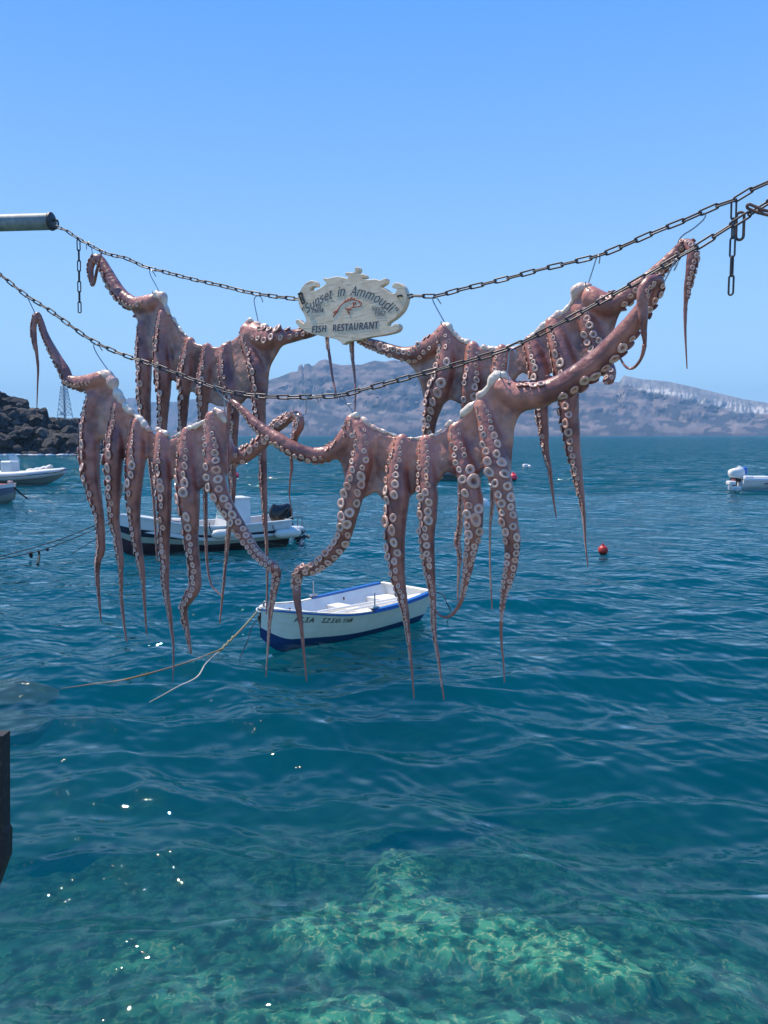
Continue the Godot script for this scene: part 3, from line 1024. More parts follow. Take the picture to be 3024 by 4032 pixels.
	mb.tube([Vector3(-1.12, 1.30, -0.40), Vector3(-1.12, 1.37, -0.40), Vector3(-0.74, 1.37, -0.40), Vector3(-0.74, 1.30, -0.40)], [0.013, 0.013, 0.013, 0.013], 6)
	obj("roof_rail", mb.mesh(), mat("rail_green", Color(0.05, 0.16, 0.14), 0.5), root)
	# hoops and rails forward
	mb = MB.new()
	for s in [1.0, -1.0]:
		mb.tube(spline([Vector3(1.2, 0.78, s * 0.55), Vector3(1.2, 0.98, s * 0.55), Vector3(1.05, 1.06, s * 0.55), Vector3(0.8, 1.06, s * 0.62), Vector3(0.72, 0.98, s * 0.65), Vector3(0.72, 0.72, s * 0.68)], 0.05), Array(range(60)).map(func(_k): return 0.016), 6)
	mb.tube(spline([Vector3(1.86, 0.9, 0.2), Vector3(1.9, 1.14, 0.2), Vector3(2.0, 1.18, 0.0), Vector3(1.9, 1.14, -0.2), Vector3(1.86, 0.9, -0.2)], 0.05), Array(range(60)).map(func(_k): return 0.014), 6)
	obj("bow_rail", mb.mesh(), M["galvanised"], root)
	mb = MB.new()
	mb.tube(spline([Vector3(2.18, 0.92, 0.02), Vector3(2.22, 1.2, 0.05), Vector3(2.14, 1.45, 0.0), Vector3(2.10, 1.75, 0.02)], 0.06), Array(range(60)).map(func(_k): return 0.045), 7)
	obj("stem_post", mb.mesh(), mat("stem_wood", Color(0.22, 0.14, 0.08), 0.8), root)
	mb = MB.new()
	for k in 3: mb.box(Transform3D(Basis(Vector3.UP, 0.3 * k), Vector3(1.35 - 0.32 * k, 0.72, 0.1 - 0.1 * k)), Vector3(0.3, 0.14, 0.5), Color.WHITE, 0.04)
	obj("stowed_gear", mb.mesh(), mat("gear_cloth", Color(0.45, 0.44, 0.42), 0.9), root)
	# swim platform, engine
	mb = MB.new()
	mb.box(Transform3D(Basis(), Vector3(-L * 0.5 - 0.14, 0.40, 0.55)), Vector3(0.44, 0.10, 0.5), Color.WHITE, 0.03)
	mb.box(Transform3D(Basis(), Vector3(-L * 0.5 - 0.14, 0.40, -0.50)), Vector3(0.44, 0.10, 0.62), Color.WHITE, 0.03)
	obj("stern_step", mb.mesh(), white, root)
	mb = MB.new()
	mb.tube([Vector3(-L * 0.5 + 0.1, 0.66, -0.7), Vector3(-L * 0.5 - 0.05, 0.74, -0.7), Vector3(-L * 0.5 - 0.34, 0.74, -0.7), Vector3(-L * 0.5 - 0.34, 0.45, -0.7)], [0.018, 0.018, 0.018, 0.018], 6)
	mb.tube([Vector3(-L * 0.5 - 0.20, 0.74, -0.7), Vector3(-L * 0.5 - 0.20, 0.45, -0.7)], [0.014, 0.014], 6)
	obj("stern_rail", mb.mesh(), M["galvanised"], root)
	outboard(root, Vector3(-L * 0.5 - 0.06, 0.54, -0.05), 1.04, -0.62, black, black)
	var logo := func(v: Vector3) -> Vector3:
		var cs := 1.04
		var xf := Transform3D(Basis(Vector3.BACK, -0.62).scaled(Vector3.ONE * cs), Vector3(-L * 0.5 - 0.06, 0.54, -0.05))
		return xf * Vector3(-0.07 - v.x, 0.24 + v.y + v.x * 0.18, -(0.197 + v.z))
	var pale := mat("engine_letter", Color(0.55, 0.57, 0.58), 0.4)
	lettering(root, "SUZUKI", 0.105, true, logo, pale, 0.004, "Droid Sans", "engine_lettering")
	# fenders over the side
	var off_white := mat("fender_white", Color(0.66, 0.63, 0.54), 0.5)
	for q in [[-0.35, 0.50, "white fender hung amidships on the motorboat beside the wheelhouse"], [-2.15, 0.34, "cream fender hung at the motorboat stern under the black outboard"]]:
		var h: Vector2 = prof.call((q[0] + L * 0.5) / L, 0.75)
		var fd := thing("fender", root.transform * Vector3(q[0], 0.40 if q[0] > -1.0 else 0.30, -h.x - 0.13), q[2], "fender")
		fd.basis = root.basis
		mb = MB.new()
		mb.lathe(Transform3D(Basis(Vector3.UP, Vector3.RIGHT, Vector3.FORWARD), Vector3.ZERO), [Vector2(0.0, -0.40), Vector2(0.05, -0.38), Vector2(0.10, -0.33), Vector2(0.125, -0.22), Vector2(0.125, 0.22), Vector2(0.10, 0.33), Vector2(0.05, 0.38), Vector2(0.0, 0.40)], 16)
		obj("cushion", mb.mesh(), off_white, fd)
		mb = MB.new()
		mb.lathe(Transform3D(Basis(Vector3.UP, Vector3.RIGHT, Vector3.FORWARD), Vector3.ZERO), [Vector2(0.045, -0.385), Vector2(0.05, -0.44), Vector2(0.03, -0.46), Vector2(0.0, -0.46)], 10)
		mb.tube([Vector3(0.38, 0.02, 0), Vector3(0.42, 0.22, 0.06), Vector3(0.40, 0.30, 0.12)], [0.012, 0.012, 0.012], 6)
		obj("lashing", mb.mesh(), M["boat_navy"], fd)
	# mooring lines
	var dark: Material = M["rope_dark"]
	var bt: Vector3 = root.transform * Vector3(L * 0.5 - 0.1, 0.93, 0.0)
	var e1 := on_level(-60, 2208, 0.35)
	rope("mooring_line", "upper of two thin dark lines running from the motorboat bow", "rope", [bt, bt.lerp(e1, 0.5) - Vector3(0, 0.10, 0), e1], 0.012, dark)
	var e2 := on_level(-60, 2212, 0.25)
	var m2 := on_level(145, 2172, 0.12)
	rope("mooring_line", "lower thin dark line from the motorboat bow, with weed hanging on it", "rope", [bt - Vector3(0, 0.1, 0), bt.lerp(m2, 0.55) - Vector3(0, 0.08, 0), m2, e2], 0.012, dark)
	rope("mooring_line", "short dark line slanting from the motorboat bow into the water", "rope", [bt - Vector3(0, 0.25, 0), on_level(282, 2181, -0.05)], 0.010, dark)
	rope("hanging_weed", "strip of dark weed hanging from the lower mooring line", "weed", [m2 + Vector3(0.04, 0.02, 0), m2 + Vector3(0.06, -0.1, 0), on_level(148, 2222, 0.0)], 0.022, dark, 0.4)
	rope("hanging_weed", "small dark tuft on the lower mooring line beside the long weed", "weed", [on_level(122, 2176, 0.12), on_level(121, 2184, 0.06), on_level(123, 2190, 0.0)], 0.035, dark, 0.3)
	rope("hanging_weed", "tiny dark tuft on the lower mooring line nearer the motorboat", "weed", [on_level(186, 2160, 0.2), on_level(187, 2166, 0.15)], 0.03, dark, 0.2)

func rib(root: Node3D, L: float, half: float, tube_r: float, tube_m: Material, hull_m: Material, trim: Material) -> void:
	# an inflatable: tubes along both sides meeting at the bow over a V hull
	for side in [1.0, -1.0]:
		var p := []
		var r := []
		for k in 25:
			var t := k / 24.0
			var z := half * (1.0 if t < 0.55 else cos((t - 0.55) / 0.45 * PI * 0.5))
			p.append(Vector3(lerpf(-L * 0.5, L * 0.5, t), 0.46 + 0.34 * pow(maxf(0.0, t - 0.35) / 0.65, 2.0), side * maxf(z, 0.0)))
			r.append(tube_r * (0.55 if k == 0 else 1.0) * (1.0 - 0.25 * smoothstep(0.8, 1.0, t)))
		var mb := MB.new()
		mb.tube(p, r, 14)
		obj("side_tube", mb.mesh(), tube_m, root)
		mb = MB.new()
		var q := []
		var rr := []
		for k in 25:
			q.append(p[k] + Vector3(0, -0.02, side * tube_r * 0.98))
			rr.append(0.035)
		mb.tube(q, rr, 6)
		obj("rub_strake", mb.mesh(), trim, root)
	var mb := MB.new()
	var prof := func(t: float, s: float) -> Vector2:
		var b := half * (1.0 if t < 0.5 else cos((t - 0.5) / 0.5 * PI * 0.5)) * 0.98
		var top := 0.42 + 0.34 * pow(maxf(0.0, t - 0.35) / 0.65, 2.0)
		var keel := -0.2 + 0.75 * pow(maxf(0.0, (t - 0.72) / 0.28), 1.5)
		return Vector2(b * pow(s, 0.6), lerpf(keel, top, s))
	hull_part(mb, L, prof, 0.0, 1.0, 8, 24)
	obj("hull", mb.mesh(), hull_m, root)
	mb = MB.new()
	strip(mb, pair_outline(prof, L, 0.9, 1.0, 20), pair_outline(prof, L, 0.9, -1.0, 20), Vector3.UP)
	obj("deck_boards", mb.mesh(), trim, root)

func build_far_boats() -> void:
	var white: Material = M["boat_white"]
	var grey := mat("tube_grey", Color(0.50, 0.51, 0.50), 0.5)
	var hullg := mat("hull_greygreen", Color(0.20, 0.23, 0.20), 0.5)
	var slate := mat("strake_slate", Color(0.06, 0.07, 0.08), 0.6)
	# inflatable at the lava shore
	var L := 6.4
	var dir := Vector2(0.97, 0.20).normalized()
	var bow := on_level(212, 1904, 0.0)
	var c := bow - Vector3(dir.x, 0, dir.y) * (L * 0.5 - 0.75)
	var root := thing("inflatable_boat", Vector3(c.x, 0, c.z), "large grey inflatable with a clear windscreen, moored off the lava rocks", "boat", "")
	heading(root, dir)
	rib(root, L, 0.95, 0.27, grey, hullg, slate)
	var mb := MB.new()
	mb.box(Transform3D(Basis(), Vector3(-0.55, 0.95, 0)), Vector3(0.8, 0.9, 0.9), Color.WHITE, 0.08)
	obj("console", mb.mesh(), white, root)
	mb = MB.new()
	var glass := StandardMaterial3D.new()
	glass.resource_name = "windscreen_clear"
	glass.transparency = BaseMaterial3D.TRANSPARENCY_ALPHA
	glass.albedo_color = Color(0.75, 0.80, 0.82, 0.35)
	glass.roughness = 0.1
	M["clear"] = glass
	mb.flat_quad(Vector3(-0.1, 1.38, 0.44), Vector3(-0.45, 1.85, 0.36), Vector3(-0.45, 1.85, -0.36), Vector3(-0.1, 1.38, -0.44), Vector3(1, 1, 0))
	mb.flat_quad(Vector3(-0.1, 1.38, 0.44), Vector3(-0.45, 1.85, 0.36), Vector3(-0.95, 1.70, 0.44), Vector3(-0.95, 1.38, 0.46), Vector3(0, 0, 1))
	mb.flat_quad(Vector3(-0.1, 1.38, -0.44), Vector3(-0.45, 1.85, -0.36), Vector3(-0.95, 1.70, -0.44), Vector3(-0.95, 1.38, -0.46), Vector3(0, 0, -1))
	obj("windscreen", mb.mesh(), glass, root)
	mb = MB.new()
	for k in 4: mb.lathe(Transform3D(Basis(Vector3.BACK, 0.25 * k), Vector3(1.0 + 0.34 * k, 0.78 + 0.05 * k, 0.15 - 0.1 * k)), [Vector2(0.0, -0.12), Vector2(0.26, -0.10), Vector2(0.32, 0.0), Vector2(0.22, 0.12), Vector2(0.0, 0.16)], 12)
	obj("folded_cover", mb.mesh(), mat("cover_cloth", Color(0.60, 0.57, 0.54), 0.9), root)
	mb = MB.new()
	mb.box(Transform3D(Basis(), Vector3(L * 0.5 - 0.1, 0.86, 0)), Vector3(0.4, 0.08, 0.5), Color.WHITE, 0.02)
	obj("bow_step", mb.mesh(), slate, root)
	# small boat whose bow alone shows
	L = 3.6
	dir = Vector2(0.93, 0.36).normalized()
	bow = on_level(44, 1976, 0.0)
	c = bow - Vector3(dir.x, 0, dir.y) * (L * 0.5 - 0.25)
	root = thing("small_boat", Vector3(c.x, 0, c.z), "small white boat with a red seat pad, only its bow in view below the inflatable", "boat")
	heading(root, dir)
	var prof := func(t: float, s: float) -> Vector2:
		var b := interp([[0.0, 0.66], [0.4, 0.74], [0.7, 0.62], [0.88, 0.42], [0.97, 0.2], [1.0, 0.05]], t)
		return Vector2(b * pow(s, 0.5), lerpf(-0.15 + 0.3 * maxf(0.0, t - 0.85) / 0.15, 0.62 + 0.2 * smoothstep(0.4, 1.0, t), s))
	mb = MB.new()
	hull_part(mb, L, prof, 0.0, 0.45, 5, 24)
	obj("lower_hull", mb.mesh(), hullg, root)
	mb = MB.new()
	hull_part(mb, L, prof, 0.45, 0.8, 5, 24)
	obj("blue_band", mb.mesh(), mat("band_blue", Color(0.10, 0.12, 0.17), 0.5), root)
	mb = MB.new()
	hull_part(mb, L, prof, 0.8, 1.0, 3, 24)
	for side in [1.0, -1.0]: strip(mb, pair_outline(prof, L, 1.0, side, 24, -0.03, 0.02), pair_outline(prof, L, 1.0, side, 24, 0.13, 0.02), Vector3.UP)
	obj("topsides", mb.mesh(), white, root)
	mb = MB.new()
	strip(mb, pair_outline(prof, L, 1.0, 1.0, 20, 0.12, -0.18), pair_outline(prof, L, 1.0, -1.0, 20, 0.12, -0.18), Vector3.UP)
	obj("inner_deck", mb.mesh(), white, root)
	mb = MB.new()
	mb.box(Transform3D(Basis(), Vector3(0.9, 0.74, 0)), Vector3(0.75, 0.10, 0.62), Color.WHITE, 0.04)
	obj("seat_pad", mb.mesh(), mat("pad_red", Color(0.42, 0.07, 0.07), 0.7), root)
	mb = MB.new()
	mb.box(Transform3D(Basis(), Vector3(L * 0.5 - 0.25, 0.88, 0)), Vector3(0.22, 0.14, 0.18), Color.WHITE, 0.03)
	obj("bow_fitting", mb.mesh(), mat("pad_rose", Color(0.45, 0.30, 0.28), 0.7), root)
	var st: Vector3 = root.transform * Vector3(L * 0.5 - 0.05, 0.70, 0.05)
	rope("painter_line", "thick dark painter from the small boat bow to the water", "rope", [st, on_level(78, 1940, 0.35), on_level(114, 1968, 0.0)], 0.035, M["rope_dark"], 0.25)
	# boat with a covered engine, cut by the picture edge
	L = 4.6
	dir = Vector2(0.98, -0.06).normalized()
	var stern := on_level(2925, 1924, 0.0)
	c = stern + Vector3(dir.x, 0, dir.y) * (L * 0.5) - Vector3(0, 0, 0.75)
	root = thing("motorboat", Vector3(c.x, 0, c.z), "white motorboat with a cloth covered engine, alone on the open water", "boat")
	heading(root, dir)
	var prof2 := func(t: float, s: float) -> Vector2:
		var b := interp([[0.0, 0.78], [0.5, 0.85], [0.8, 0.6], [0.95, 0.25], [1.0, 0.03]], t)
		return Vector2(b * pow(s, 0.35), lerpf(-0.2, 0.46 + 0.15 * smoothstep(0.4, 1.0, t), s))
	mb = MB.new()
	hull_part(mb, L, prof2, 0.0, 1.0, 8, 24)
	for k in 8:
		var q0: Vector2 = prof2.call(0.0, k / 8.0)
		var q1: Vector2 = prof2.call(0.0, (k + 1) / 8.0)
		mb.flat_quad(Vector3(-L * 0.5, q0.y, q0.x), Vector3(-L * 0.5, q1.y, q1.x), Vector3(-L * 0.5, q1.y, -q1.x), Vector3(-L * 0.5, q0.y, -q0.x), Vector3.LEFT)
	obj("hull", mb.mesh(), white, root)
	mb = MB.new()
	for side in [1.0, -1.0]:
		strip(mb, pair_outline(prof2, L, 1.0, side, 20, -0.06, 0.0), pair_outline(prof2, L, 1.0, side, 20, -0.03, 0.12), Vector3(0, 0, side))
		strip(mb, pair_outline(prof2, L, 1.0, side, 20, -0.03, 0.12), pair_outline(prof2, L, 1.0, side, 20, 0.12, 0.14), Vector3.UP)
	mb.box(Transform3D(Basis(), Vector3(-L * 0.5 + 0.32, 0.58, 0)), Vector3(0.55, 0.26, 1.5), Color.WHITE, 0.05)
	mb.box(Transform3D(Basis(), Vector3(-L * 0.5 + 1.25, 0.62, 0)), Vector3(1.2, 0.08, 1.3), Color.WHITE, 0.03)
	obj("upper_deck", mb.mesh(), white, root)
	mb = MB.new()
	mb.box(Transform3D(Basis(), Vector3(-L * 0.5 + 1.35, 0.28, 0.835)), Vector3(0.42, 0.06, 0.02), Color.WHITE, 0.005)
	obj("name_strip", mb.mesh(), mat("strip_blue", Color(0.05, 0.06, 0.16), 0.6), root)
	mb = MB.new()
	mb.box(Transform3D(Basis(), Vector3(-L * 0.5 - 0.55, 0.30, 0.35)), Vector3(0.40, 0.24, 0.5), Color.WHITE, 0.05)
	mb.box(Transform3D(Basis(), Vector3(-L * 0.5 - 0.32, 0.0, 0.35)), Vector3(0.55, 0.26, 0.6), Color.WHITE, 0.05)
	obj("stern_pod", mb.mesh(), white, root)
	outboard(root, Vector3(-L * 0.5 - 0.12, 0.50, 0.2), 1.35, -0.12, mat("cover_white", Color(0.72, 0.70, 0.64), 0.8), M["engine_black"])
	mb = MB.new()
	mb.lathe(Transform3D(Basis(Vector3.BACK, 0.3), Vector3(-L * 0.5 - 0.38, 0.42, 0.35)), [Vector2(0.0, -0.16), Vector2(0.09, -0.12), Vector2(0.11, 0.0), Vector2(0.09, 0.12), Vector2(0.0, 0.16)], 12)
	obj("red_float", mb.mesh(), mat("float_red", Color(0.55, 0.10, 0.07), 0.5), root)
	mb = MB.new()
	mb.lathe(Transform3D(Basis(), Vector3(-L * 0.5 + 0.55, 0.98, -0.3)), [Vector2(0.0, -0.2), Vector2(0.14, -0.2), Vector2(0.15, 0.15), Vector2(0.05, 0.2), Vector2(0.0, 0.2)], 12)
	obj("blue_can", mb.mesh(), mat("can_blue", Color(0.02, 0.12, 0.45), 0.5), root)
	# dark inflatable half hidden behind the octopus arms
	L = 4.6
	dir = Vector2(0.95, 0.25).normalized()
	bow = on_level(1900, 1885, 0.0)
	c = bow - Vector3(dir.x, 0, dir.y) * (L * 0.5 - 0.5)
	root = thing("inflatable_boat", Vector3(c.x, 0, c.z), "blue grey inflatable seen between the arms of the octopus over the dinghy", "boat")
	heading(root, dir)
	rib(root, L, 0.8, 0.24, mat("tube_blue", Color(0.16, 0.19, 0.25), 0.5), hullg, slate)
	mb = MB.new()
	mb.lathe(Transform3D(Basis(), Vector3(-0.4, 0.85, 0)), [Vector2(0.0, -0.3), Vector2(0.5, -0.3), Vector2(0.45, 0.05), Vector2(0.2, 0.15), Vector2(0.0, 0.16)], 14)
	obj("white_cover", mb.mesh(), white, root)

func build_buoys() -> void:
	var red := mat("buoy_red", Color(0.50, 0.035, 0.02), 0.35)
	red.albedo_texture = noise_tex(256, 0.02, 4, 0.75, 1.05, 91)
	triplanar(red, 3.0)
	var pink := mat("buoy_pink", Color(0.78, 0.04, 0.07), 0.4)
	var slime := mat("buoy_slime", Color(0.05, 0.012, 0.010), 0.6)
	var white: Material = M["boat_white"]
	var ball := func(px: float, py: float, r: float, m: Material, label: String) -> void:
		var p := on_level(px, py, 0.0)
		var root := thing("mooring_buoy", p, label, "buoy", "round floats on the water")
		var prof := []
		for k in 15:
			var a := PI * k / 14.0 - PI * 0.5
			prof.append(Vector2(maxf(0.0, cos(a)) * r, sin(a) * r + r * 0.62))
		var mb := MB.new()
		mb.lathe(Transform3D(Basis(Vector3.BACK, -0.1), Vector3.ZERO), prof.slice(5), 24)
		obj("float_ball", mb.mesh(), m, root)
		mb = MB.new()
		mb.lathe(Transform3D(Basis(Vector3.BACK, -0.1), Vector3.ZERO), prof.slice(0, 6), 24)
		obj("fouled_bottom", mb.mesh(), slime, root)
		mb = MB.new()
		mb.lathe(Transform3D(Basis(Vector3.BACK, -0.1), Vector3(0, r * 1.55, 0)), [Vector2(r * 0.34, 0.0), Vector2(r * 0.32, r * 0.2), Vector2(r * 0.18, r * 0.26), Vector2(r * 0.18, r * 0.4), Vector2(0.0, r * 0.42)], 12)
		obj("eye", mb.mesh(), m, root)
	ball.call(2373, 2178, 0.128, red, "red ball buoy with a dark waterline, alone on the open blue water")
	ball.call(2020, 1889, 0.27, pink, "bright pink red buoy showing beside the broad arm above the dinghy")
	ball.call(930, 1879, 0.20, pink, "small pink red buoy behind the crossing arms beyond the motorboat")
	ball.call(329, 1889, 0.15, red, "tiny dark red buoy at the edge of the first arm, off the inflatable")
	var p := on_level(2069, 1840, 0.0)
	var root := thing("float_block", p, "white block float far out beside the pink buoy", "float")
	var mb := MB.new()
	mb.box(Transform3D(Basis(Vector3.UP, 0.5), Vector3(0, 0.14, 0)), Vector3(0.5, 0.34, 0.4), Color.WHITE, 0.06)
	obj("body", mb.mesh(), white, root)
	mb = MB.new()
	mb.lathe(Transform3D(Basis(Vector3.BACK, 0.5), Vector3(0.34, 0.1, 0.1)), [Vector2(0.0, -0.16), Vector2(0.14, -0.12), Vector2(0.16, 0.05), Vector2(0.0, 0.16)], 12)
	obj("end_knob", mb.mesh(), white, root)
	p = on_level(1912, 1985, 0.0)
	root = thing("plastic_jug", p, "white plastic jug floating behind the arms above the dinghy", "jug")
	mb = MB.new()
	mb.lathe(Transform3D(Basis(Vector3.BACK, 0.45), Vector3(0, 0.06, 0)), [Vector2(0.0, -0.18), Vector2(0.12, -0.17), Vector2(0.13, 0.08), Vector2(0.06, 0.17), Vector2(0.045, 0.22), Vector2(0.0, 0.22)], 14)
	obj("bottle", mb.mesh(), white, root)
	mb = MB.new()
	mb.tube([Vector3(-0.02, 0.16, 0.12), Vector3(-0.1, 0.2, 0.14), Vector3(-0.13, 0.08, 0.12)], [0.015, 0.015, 0.015], 6)
	obj("handle", mb.mesh(), white, root)

# ---------------------------------------------------------------- the two hanging lines: each an upright plane through its chain
var PL := {}
func make_planes() -> void:
	for s in [["front", 2.94, 1.72], ["back", 3.97, 1.98]]:
		var a := at(0, 1713, s[1])
		var b := at(3024, 1713, s[2])
		a.y = 0.0
		b.y = 0.0
		var u := (b - a).normalized()
		PL[s[0]] = {"o": a, "u": u, "n": u.cross(Vector3.UP).normalized() * (1.0 if u.cross(Vector3.UP).z > 0.0 else -1.0)}

func on_plane(pl: Dictionary, px: float, py: float, off := 0.0) -> Vector3:   # off: metres towards the quay
	var r := ray(px, py)
	var o: Vector3 = pl.o + pl.n * off
	return EYE + r * ((o - EYE).dot(pl.n) / r.dot(pl.n))

func px_size(pl: Dictionary, px: float, py: float) -> float:   # metres per pixel there
	return on_plane(pl, px, py).distance_to(on_plane(pl, px, py + 1.0))

# ---------------------------------------------------------------- soft bodies: one skin round tapered limbs and a web
class Field:
	var o: Vector3
	var h: float
	var nx: int
	var ny: int
	var nz: int
	var g := PackedFloat32Array()
	var arm := PackedFloat32Array()
	var t := PackedFloat32Array()
	var hit := PackedByteArray()
	var cells := PackedInt32Array()
	var touched := PackedInt32Array()
	func _init(lo: Vector3, hi: Vector3, cell: float) -> void:
		h = cell
		o = lo
		nx = ceili((hi.x - lo.x) / h) + 1
		ny = ceili((hi.y - lo.y) / h) + 1
		nz = ceili((hi.z - lo.z) / h) + 1
		var n := nx * ny * nz
		g.resize(n); g.fill(1.0)
		arm.resize(n); arm.fill(1.0)
		t.resize(n); t.fill(1.0)
		hit.resize(n)
	func capsule(p: Vector3, q: Vector3, r0: float, r1: float, band: float, flat: float) -> void:
		var m := maxf(r0, r1) + band
		var lo := (p.min(q) - Vector3(m, m, m * flat + band * 0.3) - o) / h
		var hi := (p.max(q) + Vector3(m, m, m * flat + band * 0.3) - o) / h
		var x0 := maxi(0, ceili(lo.x))
		var y0 := maxi(0, ceili(lo.y))
		var z0 := maxi(0, ceili(lo.z))
		var x1 := mini(nx - 1, floori(hi.x))
		var y1 := mini(ny - 1, floori(hi.y))
		var z1 := mini(nz - 1, floori(hi.z))
		var inv := 1.0 / flat
		var ab := q - p
		ab.z *= inv
		var l2 := ab.length_squared()
		var il := 1.0 / l2 if l2 > 1e-12 else 0.0
		var dr := r1 - r0
		for z in range(z0, z1 + 1):
			var pz := (o.z + z * h - p.z) * inv
			for y in range(y0, y1 + 1):
				var py := o.y + y * h - p.y
				var c := pz * ab.z + py * ab.y
				var k := (z * ny + y) * nx + x0
				var px := o.x + x0 * h - p.x
				for x in range(x0, x1 + 1):
					var s := clampf((px * ab.x + c) * il, 0.0, 1.0)
					var ex := px - ab.x * s
					var ey := py - ab.y * s
					var ez := pz - ab.z * s
					var d := sqrt(ex * ex + ey * ey + ez * ez) - r0 - dr * s
					if d < t[k]:
						if t[k] >= 1.0: touched.append(k)
						t[k] = d
					k += 1
					px += h
	func put(k: int, d: float) -> void:
		if t[k] >= 1.0: touched.append(k)
		t[k] = minf(t[k], d)
	func merge(blend: float, is_arm := true) -> void:
		for k in touched:
			var a := g[k]
			var b := t[k]
			if is_arm and b < arm[k]: arm[k] = b
			if a < 1.0:
				var e := maxf(blend - absf(a - b), 0.0) / blend
				b = minf(a, b) - e * e * blend * 0.25
			g[k] = b
			t[k] = 1.0
			if hit[k] == 0:
				hit[k] = 1
				cells.append(k)
		touched.clear()
	func value(p: Vector3, which := 0) -> float:
		var q := (p - o) / h
		var x := clampi(floori(q.x), 0, nx - 2)
		var y := clampi(floori(q.y), 0, ny - 2)
		var z := clampi(floori(q.z), 0, nz - 2)
		var f := q - Vector3(x, y, z)
		var k := (z * ny + y) * nx + x
		var a := g if which == 0 else arm
		var c0 := lerpf(lerpf(a[k], a[k + 1], f.x), lerpf(a[k + nx], a[k + nx + 1], f.x), f.y)
		k += nx * ny
		var c1 := lerpf(lerpf(a[k], a[k + 1], f.x), lerpf(a[k + nx], a[k + nx + 1], f.x), f.y)
		return lerpf(c0, c1, f.z)
	func mesh_into(mb: MB, paint: Callable, frame: Transform3D) -> void:
		var vid := PackedInt32Array()
		vid.resize(g.size())
		vid.fill(-1)
		var sx := 1
		var sy := nx
		var sz := nx * ny
		var off := [0, sx, sy, sx + sy, sz, sx + sz, sy + sz, sx + sy + sz]
		var corner := [Vector3(0, 0, 0), Vector3(1, 0, 0), Vector3(0, 1, 0), Vector3(1, 1, 0), Vector3(0, 0, 1), Vector3(1, 0, 1), Vector3(0, 1, 1), Vector3(1, 1, 1)]
		var edges := [[0, 1], [2, 3], [4, 5], [6, 7], [0, 2], [1, 3], [4, 6], [5, 7], [0, 4], [1, 5], [2, 6], [3, 7]]
		# every cell that has a touched corner
		var near := PackedInt32Array()
		var mark := PackedByteArray()
		mark.resize(g.size())
		for k in cells:
			if absf(g[k]) > h * 2.0: continue
			for f in off:
				var c: int = k - f
				if c >= 0 and mark[c] == 0:
					mark[c] = 1
					near.append(c)
		var first := mb.v.size()
		var mine := PackedInt32Array()
		var last := g.size() - sx - sy - sz
		for k in near:
			if k >= last: continue
			var vals := []
			var neg := 0
			for f in off:
				var d: float = g[k + f]
				vals.append(d)
				if d < 0.0: neg += 1
			if neg == 0 or neg == 8: continue
			var s := Vector3.ZERO
			var n := 0
			for e in edges:
				var a: float = vals[e[0]]
				var b: float = vals[e[1]]
				if (a < 0.0) != (b < 0.0):
					s += (corner[e[0]] as Vector3).lerp(corner[e[1]], a / (a - b))
					n += 1
			var x := k % nx
			var y := (k / nx) % ny
			var z := k / sz
			var p := o + (Vector3(x, y, z) + s / n) * h
			vid[k] = mb.v.size()
			mine.append(k)
			mb.add(frame * p, Vector3.ZERO, paint.call(p))
		for k in mine:
			for ax in 3:
				var st: int = [sx, sy, sz][ax]
				var a0 := g[k]
				var a1 := g[k + st]
				if (a0 < 0.0) == (a1 < 0.0): continue
				var s1: int = [sy, sz, sx][ax]
				var s2: int = [sz, sx, sy][ax]
				var q0 := vid[k]
				var q1 := vid[k - s1]
				var q2 := vid[k - s1 - s2]
				var q3 := vid[k - s2]
				if q0 < 0 or q1 < 0 or q2 < 0 or q3 < 0: continue
				if a0 < 0.0:
					mb.i.append_array([q0, q2, q1, q0, q3, q2])
				else:
					mb.i.append_array([q0, q1, q2, q0, q2, q3])
		# normals
		for k in range(first, mb.v.size()): mb.n[k] = Vector3.ZERO
		for k in range(0, mb.i.size(), 3):
			if mb.i[k] < first: continue
			var fn := (mb.v[mb.i[k + 2]] - mb.v[mb.i[k]]).cross(mb.v[mb.i[k + 1]] - mb.v[mb.i[k]])
			mb.n[mb.i[k]] += fn; mb.n[mb.i[k + 1]] += fn; mb.n[mb.i[k + 2]] += fn
		for k in range(first, mb.v.size()): mb.n[k] = mb.n[k].normalized() if mb.n[k].length_squared() > 1e-24 else Vector3.UP

